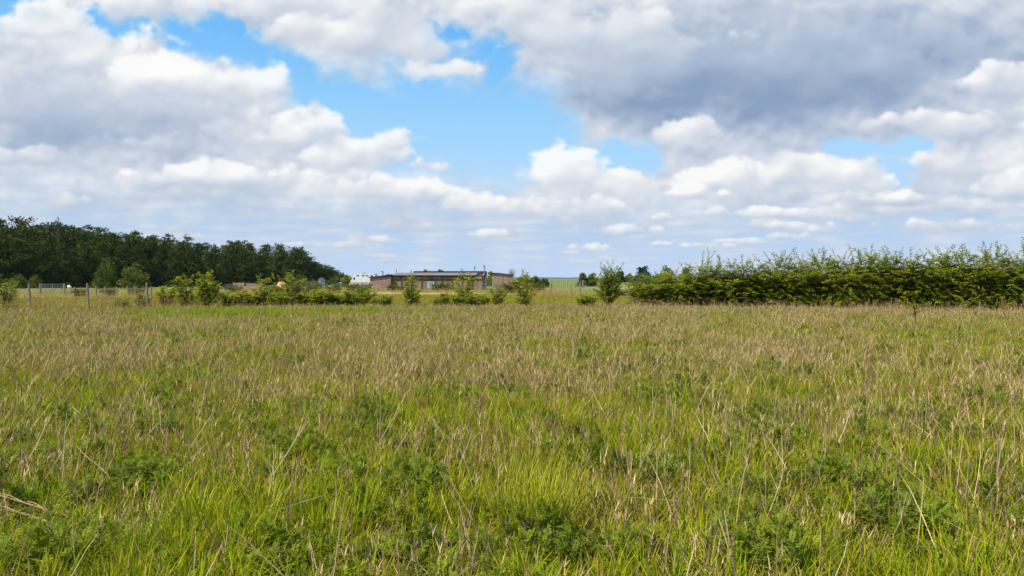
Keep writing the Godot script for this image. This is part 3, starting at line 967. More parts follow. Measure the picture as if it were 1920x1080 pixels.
func build_stables():
	# the long low stable, 105 m off
	var d := 105.0
	var s := thing("stable_block", "long low stable with brown boarded front and patched grey tin roof", "stable", spot(734, d))
	var length := spot(905, d).x - spot(734, d).x
	var eave := 2.02
	slab("back_wall", s, Vector3(length / 2, 1.1, -6.0), Vector3(length, 2.4, 0.12), mats.board)
	for x in [0.0, length]:
		var e := Geo.new()
		e.prism([Vector2(-6.0, -0.1), Vector2(0.0, -0.1), Vector2(0.0, eave), Vector2(-6.0, 2.46)], -0.06, 0.06)
		part("end_wall", e.mesh(mats.board), s, Vector3(x, 0, 0)).rotation.y = -PI / 2
	var bays := 18
	var step := length / bays
	for k in bays:
		slab("board_panel", s, Vector3((k + 0.5) * step, 1.755, 0.0), Vector3(step - 0.03, 0.49, 0.05), mats.board, rr(0.85, 1.1))
		slab("board_panel", s, Vector3((k + 0.5) * step, 0.7, 0.0), Vector3(step - 0.03, 1.46, 0.05), mats.board, rr(0.72, 0.95))
	for k in bays / 2 + 1:
		slab("post", s, Vector3(clampf(k * 2 * step, 0.05, length - 0.05), 0.98, 0.06), Vector3(0.14, 2.04, 0.09), mats.frame_green)
	for k in bays / 2:
		slab("batten", s, Vector3((k * 2 + 1) * step, 0.98, 0.035), Vector3(0.05, 2.0, 0.04), mats.old_wood, 0.6)
	slab("rail", s, Vector3(length / 2, 1.47, 0.05), Vector3(length, 0.08, 0.05), mats.frame_green)
	slab("fascia", s, Vector3(length / 2, eave + 0.03, 0.28), Vector3(length + 0.3, 0.13, 0.05), mats.felt)
	var sheets := 15
	var wide := (length - 1.0) / sheets
	for k in sheets:
		var g := Geo.new()
		for i in 8:                                 # corrugations
			var x0 := wide * i / 8.0
			var x1 := wide * (i + 1) / 8.0
			var y0 := 0.03 * (i % 2)
			var y1 := 0.03 * ((i + 1) % 2)
			g.quad(Vector3(x0, eave + 0.10 + y0, 0.4), Vector3(x0, 2.56 + y0, -6.2), Vector3(x1, 2.56 + y1, -6.2), Vector3(x1, eave + 0.10 + y1, 0.4), Color.WHITE * rr(0.85, 1.1))
		part("roof_sheet", g.mesh(mats.rust if k in [2, 5, 6, 10, 13] else mats.tin), s, Vector3(k * wide, 0.002 * (k % 2), 0))
	for x in [spot(806, d).x, spot(811, d).x]:
		var g := Geo.new()
		g.tube([Vector3(0, 2.0, 0.2), Vector3(0, 1.7, 0.25), Vector3(0.12, 1.1, 0.35)], [0.09, 0.09, 0.07], 8)
		part("downpipe", g.mesh(mats.black_plastic), s, Vector3(x - s.position.x, 0, 0))
	# the planked loose box at its end
	var b := thing("planked_loose_box", "pinkish planked loose box joined to the stable's end", "stable", spot(694, 104.4))
	var w := spot(733, 104.4).x - spot(694, 104.4).x
	var edge := func(x: float) -> float: return 1.80 + 0.36 * x / w
	for k in 10:
		var y0 := k * 0.218
		var y1 := minf(y0 + 0.205, 2.16)
		if y0 > 1.76:
			var x0 := (y0 - 1.76) / 0.36 * w
			var g := Geo.new()
			g.prism([Vector2(x0, y0), Vector2(w, y0), Vector2(w, minf(y1, 2.1)), Vector2(minf(x0 + 1.2, w - 0.2), minf(y1, 2.0))], -0.03, 0.03, Color.WHITE * rr(0.8, 1.1))
			part("plank", g.mesh(mats.plank), b)
		else:
			slab("plank", b, Vector3(w / 2, (y0 + y1) / 2, 0.004 * (k % 2)), Vector3(w, y1 - y0, 0.06), mats.plank, rr(0.8, 1.1))
	slab("corner_board", b, Vector3(w - 0.35, 1.02, 0.05), Vector3(0.62, 2.04, 0.03), mats.plank, 0.72)
	var side := Geo.new()
	side.prism([Vector2(0, 0), Vector2(w, 0), Vector2(w, 2.08), Vector2(0, 1.74)], -5.0, -0.06)
	part("inner_wall", side.mesh(mats.plank), b)
	var roof := Geo.new()
	roof.prism([Vector2(-0.2, edge.call(-0.2)), Vector2(w + 0.1, edge.call(w + 0.1)), Vector2(w + 0.1, edge.call(w + 0.1) + 0.09), Vector2(-0.2, edge.call(-0.2) + 0.09)], -5.2, 0.25)
	part("roof", roof.mesh(mats.felt), b)
	# the black-roofed building behind
	var k0 := spot(774, 112)
	var bb := thing("black_roofed_barn", "dark barn with a black felt roof rising behind the tin roof", "barn", k0)
	var bw := spot(910, 112).x - k0.x
	var out := [Vector2(-4.0, -0.1), Vector2(0, -0.1), Vector2(0, 2.12), Vector2(-2.0, 2.74), Vector2(-4.0, 2.12)]
	var body := Geo.new()
	body.prism(out, 0.0, bw)
	var wall := part("wall", body.mesh(mats.plank), bb)
	wall.rotation.y = PI / 2
	wall.scale.x = -1
	wall.rotation.y = -PI / 2
	wall.scale.x = 1
	wall.position.x = bw
	for q in [[Vector3(bw / 2, 2.46, -0.95), 0.30], [Vector3(bw / 2, 2.46, -3.05), -0.30]]:
		slab("roof_slope", bb, q[0], Vector3(bw + 0.3, 0.08, 2.35), mats.felt, 1.0, Basis(Vector3.RIGHT, q[1]))
	slab("ridge_cap", bb, Vector3(bw / 2, 2.80, -2.0), Vector3(bw + 0.3, 0.07, 0.3), mats.felt)
	# the shed with a curved roof
	var c := thing("curved_roof_shed", "small brown shed with a curved black roof right of the stables' gable", "shed", spot(923, 106))
	c.set_meta("label", "small brown shed with a curved black roof beyond the barn's gable end")
	var cw := spot(961, 106).x - c.position.x
	var arch := func(x: float) -> float: return 2.42 - 0.30 * pow(x / cw, 2.0)
	for k in 12:
		var x0 := cw * k / 12.0
		slab("plank", c, Vector3(x0 + cw / 24.0, arch.call(x0) / 2 - 0.02, 0.004 * (k % 2)), Vector3(cw / 12.0 - 0.015, arch.call(x0 + cw / 12.0), 0.05), mats.plank, rr(0.7, 1.0))
	var inner := Geo.new()
	inner.prism([Vector2(0, 0), Vector2(cw, 0), Vector2(cw, 2.05), Vector2(0, 2.3)], -3.0, -0.05)
	part("inner_wall", inner.mesh(mats.plank), c)
	var lid := []
	for k in 9:
		lid.append(Vector2(lerpf(-0.15, cw + 0.15, k / 8.0), arch.call(lerpf(-0.15, cw + 0.15, k / 8.0))))
	for k in range(8, -1, -1):
		lid.append(lid[k] + Vector2(0, 0.1))
	var top := Geo.new()
	top.prism(lid, -3.2, 0.2)
	part("roof", top.mesh(mats.felt), c)


# ------------------------------------------------------------------ the yard
func pole(label: String, px: float, d: float, py: float, head: String):
	var o := thing("pole", label, "pole", spot(px, d))
	var h := rise(py, d)
	var g := Geo.new()
	g.tube([Vector3.ZERO, Vector3(0, h * 0.5, 0), Vector3(0, h, 0)], [0.085, 0.075, 0.065], 7)
	part("shaft", g.mesh(mats.post_wood if head != "flue" else mats.galvanised), o)
	if head == "lamp":
		slab("lamp_head", o, Vector3(-0.1, h - 0.05, 0.1), Vector3(0.36, 0.14, 0.26), mats.galvanised)
	elif head == "cap":
		slab("cross_piece", o, Vector3(0, h - 0.08, 0.1), Vector3(0.3, 0.12, 0.12), mats.galvanised)

func build_yard():
	pole("short pole with a lamp over the loose box roof", 718, 110, 508.5, "lamp")
	pole("plain grey flue standing over the tin roof's near end", 743, 112, 505, "flue")
	pole("thin grey flue at the start of the black roof", 771, 112, 506, "flue")
	pole("pole with a small cap rising at the black roof's end", 890, 112, 500, "cap")
	pole("tall pole with a lamp at the barn's gable end", 908.5, 109, 498, "lamp")
	# white horsebox
	var d := 112.0
	var m := d / F
	var t := thing("horsebox", "white horsebox with a sloping nose and a row of small windows", "horsebox", spot(654, d))
	var side := Geo.new()
	side.prism([Vector2(0, 0.5), Vector2(0.1, 0.95), Vector2(0.75, 2.1), Vector2(1.1, 2.42), Vector2(4.1, 2.44), Vector2(4.1, 0.45)], -2.2, 0.0)
	part("body", side.mesh(mats.white_paint), t)
	for x in [1.42, 2.26, 2.88, 3.6]:
		slab("window", t, Vector3(x, 2.12, 0.01), Vector3(0.4, 0.16, 0.03), mats.glass_dark)
	slab("window", t, Vector3(0.84, 1.66, 0.01), Vector3(0.24, 0.38, 0.03), mats.glass_dark)
	slab("trim", t, Vector3(2.1, 1.02, 0.008), Vector3(3.9, 0.05, 0.02), mats.galvanised)
	slab("door", t, Vector3(2.6, 1.5, 0.006), Vector3(0.7, 0.85, 0.02), mats.white_plastic)
	for x in [0.8, 3.1]:
		var g := Geo.new()
		g.tube([Vector3(0, 0, -0.1), Vector3(0, 0, 0.12)], [0.42, 0.42], 14)
		var wheel := part("wheel", g.mesh(mats.rubber), t, Vector3(x, 0.42, -0.05))
		var r := Geo.new()
		r.tube([Vector3(0, 0, 0.12), Vector3(0, 0, 0.14)], [0.22, 0.2], 10)
		part("rim", r.mesh(mats.galvanised), wheel)
	# rails before the horsebox
	var f := thing("wooden_rail_fence", "brown wooden rails standing before the white horsebox", "fence", spot(657, 106))
	for k in 6:
		post(f, spot(657 + k * 7.2, 106), 1.12, 0.12)
	for y in [0.45, 0.75, 1.02]:
		slab("rail", f, Vector3(1.45, y, 0.08), Vector3(2.95, 0.11, 0.04), mats.old_wood, 0.8)
	# pallet leaning at the loose box
	var p := thing("wooden_pallet", "pale wooden pallet leaning on the planked loose box", "pallet", spot(720, 103.6))
	for k in 7:
		slab("slat", p, Vector3(-0.54 + k * 0.18, 0.42, -0.02), Vector3(0.1, 0.82, 0.025), mats.post_wood, 1.25, Basis(Vector3.RIGHT, -0.2))
	for y in [0.06, 0.42, 0.78]:
		slab("bearer", p, Vector3(0, y, 0.02 - (y - 0.42) * 0.2), Vector3(1.2, 0.09, 0.03), mats.post_wood, 1.3)
	# caged water tank
	var c := thing("water_tank", "white caged water tank against the stable front", "water tank", spot(808, 103.8))
	var g := Geo.new()
	g.box(Vector3(0, 0.78, 0), Vector3(0.98, 0.92, 0.9))
	part("tank", g.mesh(mats.white_plastic), c)
	for k in 5:
		slab("cage_bar", c, Vector3(-0.5 + k * 0.25, 0.78, 0.47), Vector3(0.025, 0.98, 0.025), mats.galvanised)
	for k in 4:
		slab("cage_bar", c, Vector3(0, 0.34 + k * 0.29, 0.49), Vector3(1.04, 0.025, 0.015), mats.galvanised)
	slab("pallet_base", c, Vector3(0, 0.15, 0), Vector3(1.1, 0.3, 1.0), mats.old_wood)
	# green bin
	var q := thing("feed_bin", "small green plastic bin on the grass before the stable", "bin", spot(853.5, 86))
	var bin := Geo.new()
	bin.tube([Vector3(0, 0, 0), Vector3(0, 0.42, 0), Vector3(0, 0.42, 0), Vector3(0, 0.05, 0)], [0.22, 0.29, 0.26, 0.19], 14)
	part("tub", bin.mesh(mats.green_plastic), q)
	var rim := Geo.new()
	rim.tube([Vector3(0, 0.40, 0), Vector3(0, 0.45, 0)], [0.31, 0.31], 14, Color.WHITE, false)
	part("rim", rim.mesh(mats.green_plastic), q)
	# yard gate
	var y := thing("yard_gate", "grey metal gate between barn and curved roof shed", "gate", spot(898, 100))
	for k in 4:
		slab("rail", y, Vector3(1.05, 0.35 + k * 0.22, 0), Vector3(2.1, 0.04, 0.04), mats.galvanised)
	for x in [0.0, 1.05, 2.1]:
		slab("upright", y, Vector3(x, 0.55, 0.045), Vector3(0.05, 1.1, 0.05), mats.galvanised)
	# pale blue playhouse
	d = 165.0
	var h := thing("playhouse", "pale blue octagonal playhouse with a brown pointed roof by the wood", "playhouse", spot(603, d))
	var wall := Geo.new()
	wall.tube([Vector3(0, 0, 0), Vector3(0, 1.36, 0)], [0.82, 0.82], 8)
	part("wall", wall.mesh(mats.pale_blue_paint), h).rotation.y = PI / 8
	var roof := Geo.new()
	roof.tube([Vector3(0, 1.34, 0), Vector3(0, 1.4, 0), Vector3(0, 1.98, 0)], [0.95, 0.95, 0.04], 8)
	part("roof", roof.mesh(mats.brown_shingle), h).rotation.y = PI / 8
	slab("window", h, Vector3(-0.52, 0.78, 0.62), Vector3(0.30, 0.62, 0.03), mats.glass_dark, 1.0, Basis(Vector3.UP, -PI / 4))
	var round := Geo.new()
	round.tube([Vector3(0, 0.8, 0.76), Vector3(0, 0.8, 0.80)], [0.27, 0.27], 14)
	part("window", round.mesh(mats.glass_dark), h)
	slab("window", h, Vector3(0.54, 0.95, 0.60), Vector3(0.26, 0.3, 0.03), mats.glass_dark, 1.0, Basis(Vector3.UP, PI / 4))
	# metal rail by the playhouse
	var r := thing("metal_rail", "grey metal rail fence beside the pale blue playhouse", "fence", spot(556, 150))
	for k in 4:
		slab("upright", r, Vector3(k * 1.55, 0.5, 0), Vector3(0.08, 1.0, 0.08), mats.galvanised)
	for yy in [0.55, 0.97]:
		slab("rail", r, Vector3(2.33, yy, 0.07), Vector3(4.75, 0.07, 0.05), mats.galvanised)
	# plastic play things
	var e := thing("play_slide", "green and white plastic slide between playhouse and horsebox", "slide", spot(622, 140))
	var chute := Geo.new()
	chute.prism([Vector2(0, 0.25), Vector2(0.35, 0.2), Vector2(0.9, 0.35), Vector2(1.5, 0.85), Vector2(1.5, 0.95), Vector2(0.85, 0.55), Vector2(0.3, 0.42), Vector2(0, 0.5)], -0.3, 0.3)
	part("chute", chute.mesh(mats.green_plastic), e)
	for k in 3:
		slab("step", e, Vector3(1.62 + k * 0.1, 0.85 - k * 0.25, 0), Vector3(0.14, 0.1, 0.55), mats.white_plastic)
	for z in [-0.3, 0.3]:
		slab("leg", e, Vector3(1.75, 0.48, z), Vector3(0.09, 0.96, 0.07), mats.white_plastic)
	var tub := thing("pink_tub", "pink plastic tub beside the green slide", "tub", spot(645, 138))
	var tg := Geo.new()
	tg.tube([Vector3(0, 0, 0), Vector3(0, 0.55, 0), Vector3(0, 0.55, 0), Vector3(0, 0.1, 0)], [0.36, 0.52, 0.47, 0.3], 14)
	part("bowl", tg.mesh(mats.pink_plastic), tub)
	# black drum lying on its side, wooden hurdles, straw heap
	var k0 := thing("black_drum", "black plastic drum lying on its side by the wooden hurdles", "drum", spot(423, 107))
	var dg := Geo.new()
	dg.tube([Vector3(0, 0.42, 0.25), Vector3(0, 0.42, 0.22), Vector3(0.9, 0.42, -0.35)], [0.36, 0.42, 0.42], 18)
	part("shell", dg.mesh(mats.black_plastic), k0)
	for xx in [0.3, 0.65]:
		var ring := Geo.new()
		var a := Vector3(0, 0.42, 0.22).lerp(Vector3(0.9, 0.42, -0.35), xx)
		ring.tube([a, a + Vector3(0.05, 0, -0.032)], [0.44, 0.44], 18, Color.WHITE, false)
		part("hoop", ring.mesh(mats.black_plastic), k0)
	for row in [[437, 458, 110.0, "pale wooden hurdle beside the black drum", 0.98], [461, 490, 111.0, "long low wooden hurdle leading away from the drum", 0.85]]:
		var o := thing("wooden_hurdle", row[3], "hurdle", spot(row[0], row[2]))
		var w: float = spot(row[1], row[2]).x - o.position.x
		for n in 5:
			slab("board", o, Vector3(w / 2, 0.12 + n * row[4] / 5.0, 0.004 * (n % 2)), Vector3(w, row[4] / 5.0 - 0.04, 0.03), mats.plank, rr(0.9, 1.2))
		for x in [0.06, w / 2, w - 0.06]:
			slab("post", o, Vector3(x, row[4] / 2 + 0.08, -0.06), Vector3(0.1, row[4] + 0.16, 0.08), mats.post_wood)
	for row in [[528, 118.0, 1.25, 1.3, "orange-brown straw heap before the dark wood"], [411, 108.0, 0.55, 0.62, "small orange heap beside the black drum"]]:
		var o := thing("straw_heap", row[4], "heap", spot(row[0], row[1]))
		var hp := Geo.new()
		var nn := FastNoiseLite.new()
		nn.frequency = 0.9
		var grid := []
		for i in 19:
			var line := []
			for j in 19:
				var u := Vector2(i - 9, j - 9) / 9.0
				var top: float = maxf(0.0, 1.0 - u.length_squared()) * row[3] * (0.85 + 0.45 * nn.get_noise_2d(i * 0.5, j * 0.5 + row[0]))
				line.append(Vector3(u.x * row[2], top - 0.02, u.y * row[2] * 0.8))
			grid.append(line)
		for i in 18:
			for j in 18:
				hp.quad(grid[i][j], grid[i + 1][j], grid[i + 1][j + 1], grid[i][j + 1], Color.WHITE * rr(0.8, 1.15))
		part("straw", hp.mesh(mats.heap_straw), o)
	build_pony()

# a grazing pony as one skin: tapered capsules joined smoothly, meshed by surface nets
func build_pony():
	var bones := [
		[Vector3(-0.42, 0.86, 0), Vector3(0.40, 0.88, 0), 0.25, 0.27], [Vector3(0.38, 0.92, 0), Vector3(0.52, 0.82, 0), 0.24, 0.22],
		[Vector3(-0.50, 0.92, 0), Vector3(-0.95, 0.62, 0), 0.20, 0.12], [Vector3(-0.95, 0.62, 0), Vector3(-1.12, 0.24, 0), 0.12, 0.07], [Vector3(-0.97, 0.76, 0.06), Vector3(-1.0, 0.86, 0.08), 0.035, 0.015], [Vector3(-0.97, 0.76, -0.06), Vector3(-1.0, 0.86, -0.08), 0.035, 0.015],
		[Vector3(0.60, 0.98, 0), Vector3(0.74, 0.80, 0), 0.05, 0.07], [Vector3(0.74, 0.80, 0), Vector3(0.72, 0.34, 0), 0.075, 0.03]]
	for z in [-0.14, 0.14]:
		bones.append([Vector3(-0.42, 0.78, z), Vector3(-0.44, 0.45, z), 0.13, 0.065])
		bones.append([Vector3(-0.44, 0.45, z), Vector3(-0.44, 0.03, z), 0.06, 0.05])
		bones.append([Vector3(0.42, 0.80, z), Vector3(0.34, 0.55, z), 0.17, 0.09])
		bones.append([Vector3(0.34, 0.55, z), Vector3(0.54, 0.38, z), 0.08, 0.06])
		bones.append([Vector3(0.54, 0.38, z), Vector3(0.50, 0.03, z), 0.055, 0.05])
	var lo := Vector3(-1.3, -0.08, -0.44)
	var cell := 0.04
	var nx := 58
	var ny := 34
	var nz := 22
	var f := PackedFloat32Array()
	f.resize(nx * ny * nz)
	for i in nx:
		for j in ny:
			for k in nz:
				var p := lo + Vector3(i, j, k) * cell
				var d := 9.0
				for b in bones:
					var ab: Vector3 = b[1] - b[0]
					var t := clampf((p - b[0]).dot(ab) / ab.length_squared(), 0, 1)
					var e: float = p.distance_to(b[0] + ab * t) - lerpf(b[2], b[3], t)
					var h := clampf(0.5 + 0.5 * (d - e) / 0.06, 0, 1)
					d = lerpf(d, e, h) - 0.06 * h * (1.0 - h)
				f[(i * ny + j) * nz + k] = d
	var g := Geo.new()
	var at := {}
	var patch := FastNoiseLite.new()
	patch.frequency = 1.3
	patch.seed = 4
	for i in nx - 1:
		for j in ny - 1:
			for k in nz - 1:
				var s := Vector3.ZERO
				var n := 0
				for e in [[0, 0, 0, 1, 0, 0], [0, 1, 0, 1, 1, 0], [0, 0, 1, 1, 0, 1], [0, 1, 1, 1, 1, 1], [0, 0, 0, 0, 1, 0], [1, 0, 0, 1, 1, 0], [0, 0, 1, 0, 1, 1], [1, 0, 1, 1, 1, 1], [0, 0, 0, 0, 0, 1], [1, 0, 0, 1, 0, 1], [0, 1, 0, 0, 1, 1], [1, 1, 0, 1, 1, 1]]:
					var a := f[((i + e[0]) * ny + j + e[1]) * nz + k + e[2]]
					var b := f[((i + e[3]) * ny + j + e[4]) * nz + k + e[5]]
					if (a < 0.0) != (b < 0.0):
						s += Vector3(i + e[0], j + e[1], k + e[2]).lerp(Vector3(i + e[3], j + e[4], k + e[5]), a / (a - b))
						n += 1
				if n:
					var p := lo + s / n * cell
					at[Vector3i(i, j, k)] = g.v.size()
					g.v.push_back(p)
					var white := p.x > 0.26 or (p.x < -0.98 and p.y < 0.5) or p.y < 0.3 and p.x > -0.8
					g.c.push_back(Color(0.72, 0.69, 0.62) if white else Color(0.018, 0.016, 0.016))
	for i in range(1, nx - 1):
		for j in range(1, ny - 1):
			for k in range(1, nz - 1):
				for ax in 3:
					var o := Vector3i(i, j, k)
					var u: Vector3i = [Vector3i(0, 1, 0), Vector3i(0, 0, 1), Vector3i(1, 0, 0)][ax]
					var w: Vector3i = [Vector3i(0, 0, 1), Vector3i(1, 0, 0), Vector3i(0, 1, 0)][ax]
					var x: Vector3i = [Vector3i(1, 0, 0), Vector3i(0, 1, 0), Vector3i(0, 0, 1)][ax]
					var a := f[(i * ny + j) * nz + k]
					var b := f[((i + x.x) * ny + j + x.y) * nz + k + x.z]
					if (a < 0.0) == (b < 0.0):
						continue
					var q := [at.get(o), at.get(o - u), at.get(o - u - w), at.get(o - w)]
					if null in q:
						continue
					if a < 0.0:
						q.reverse()
					for n in [q[0], q[1], q[2], q[0], q[2], q[3]]:
						g.ix.push_back(n)
	var pony := thing("pony", "black and white pony grazing behind the metal bar gate", "pony", spot(125, 88))
	pony.scale = Vector3.ONE * 0.72
	part("body", g.mesh(mats.coat), pony)


# ------------------------------------------------------------------ the wood
func tuft(g: Geo, o: Vector3, r: Vector3, n: int, size: float, col: Color):
	for i in n:
		var u := Vector3(rng.randfn(0, 1), rng.randfn(0.25, 1), rng.randfn(0, 1)).normalized()
		var p := o + u * r * pow(rng.randf(), 0.4)
		var along := (u * 0.8 + Vector3(rr(-0.7, 0.7), rr(-0.2, 0.7), rr(-0.7, 0.7))).normalized()
		var face := (u + Vector3(rr(-0.6, 0.6), rr(0.2, 1.0), rr(-0.6, 0.6))).normalized()
		var s := size * rr(0.6, 1.4)
		g.leaf(p, along, face, s, s * 0.5, pick(col, col, 0, 0.28))

func conifer(parent: Node3D, h: float, r: float, pointed: float, tones: Array, clear := 0.015, fill := 1.0):
	var wood := Geo.new()
	var green := Geo.new()
	var line := []
	var thick := []
	for i in 6:
		line.append(Vector3(rr(-0.12, 0.12) * i * 0.3, h * i / 5.0 * 0.97, rr(-0.12, 0.12) * i * 0.3))
		thick.append(lerpf(0.2, 0.03, i / 5.0))
	wood.tube(line, thick, 7)
	var tiers := int(h * 1.25 * fill)
	for k in tiers:
		var t := lerpf(clear, 0.985, pow((k + rng.randf() * 0.6) / tiers, 0.92))
		var dome := 0.8 + 0.2 * t / 0.45 if t < 0.45 else sqrt(maxf(0.0, 1.0 - pow((t - 0.45) / 0.56, 2)))
		var round := lerpf(dome, 1.0 - t, pointed)
		var n := 4 + rng.randi() % 3
		for j in n:
			var a := TAU * j / n + rr(-0.5, 0.5) + k
			var l := r * round * rr(0.65, 1.18) + 0.2
			var o := Vector3(0, h * t, 0)
			var d := Vector3(cos(a), rr(-0.08, 0.3) - 0.15 * pointed + 0.45 * t * t * (1.0 - pointed), sin(a))
			wood.tube([o, o + d * l * 0.5, o + d * l * 0.95 + Vector3(0, 0.08, 0)], [0.045, 0.03, 0.012], 3, Color.WHITE, false)
			var col := pick(tones[rng.randi() % tones.size()], tones[0], rr(0, 0.5), 0.2)
			var s := 1.0
			while s > 0.2:
				var q := clampf(l * 0.36, 0.16, 1.1)
				tuft(green, o + d * l * s + Vector3(rr(-0.2, 0.2), rr(0, 0.15), rr(-0.2, 0.2)), Vector3(q, q * 0.6, q), int(12 + 34 * q), 0.34, col)
				s -= 0.55 / maxf(l * 0.8, 0.6)
	tuft(green, Vector3(line[5].x, h * 0.97, line[5].z), Vector3(0.5, 0.5, 0.5), 34, 0.32, tones[0])
	part("trunk", wood.mesh(mats.bark), parent)
	part("crown", green.mesh(mats.needle), parent)

func broadleaf(parent: Node3D, h: float, r: float, tones: Array, base := 0.25, leaf := 0.3, clumps := 60, m: Material = null, per := 60):
	var wood := Geo.new()
	var green := Geo.new()
	wood.tube([Vector3.ZERO, Vector3(0.05, h * 0.3, 0), Vector3(-0.05, h * 0.65, 0.05)], [0.035 * h, 0.026 * h, 0.012 * h], 7)
	for k in clumps:
		var u := Vector3(rng.randfn(0, 1), rng.randfn(0.1, 0.9), rng.randfn(0, 1)).normalized() * pow(rng.randf(), 0.35)
		var o := Vector3(u.x * r * 0.82, h * (base + (0.92 - base) * (0.5 + 0.5 * u.y)), u.z * r * 0.82)
		if base < 0.1:
			o.y = h * 0.9 * absf(u.y)
		if k % 3 == 0:
			wood.tube([Vector3(0, h * 0.3, 0), Vector3(o.x * 0.5, (o.y + h * 0.35) * 0.5, o.z * 0.5), o], [0.015 * h, 0.009 * h, 0.003 * h], 4, Color.WHITE, false)
		var q := r * rr(0.14, 0.36)
		tuft(green, o, Vector3(q, q * 0.7, q), per, leaf, pick(tones[rng.randi() % tones.size()], tones[0], rr(0, 0.5), 0.15))
	part("trunk", wood.mesh(mats.bark), parent)
	part("crown", green.mesh(m if m else mats.leaf), parent)

const PINE := [Color(0.042, 0.071, 0.012), Color(0.032, 0.056, 0.013), Color(0.068, 0.086, 0.014), Color(0.045, 0.076, 0.017), Color(0.082, 0.09, 0.018)]
const LARCH := [Color(0.07, 0.11, 0.02), Color(0.09, 0.12, 0.02), Color(0.055, 0.09, 0.02)]
const SCRUB := [Color(0.08, 0.125, 0.018), Color(0.11, 0.145, 0.022), Color(0.06, 0.10, 0.018), Color(0.14, 0.145, 0.025)]

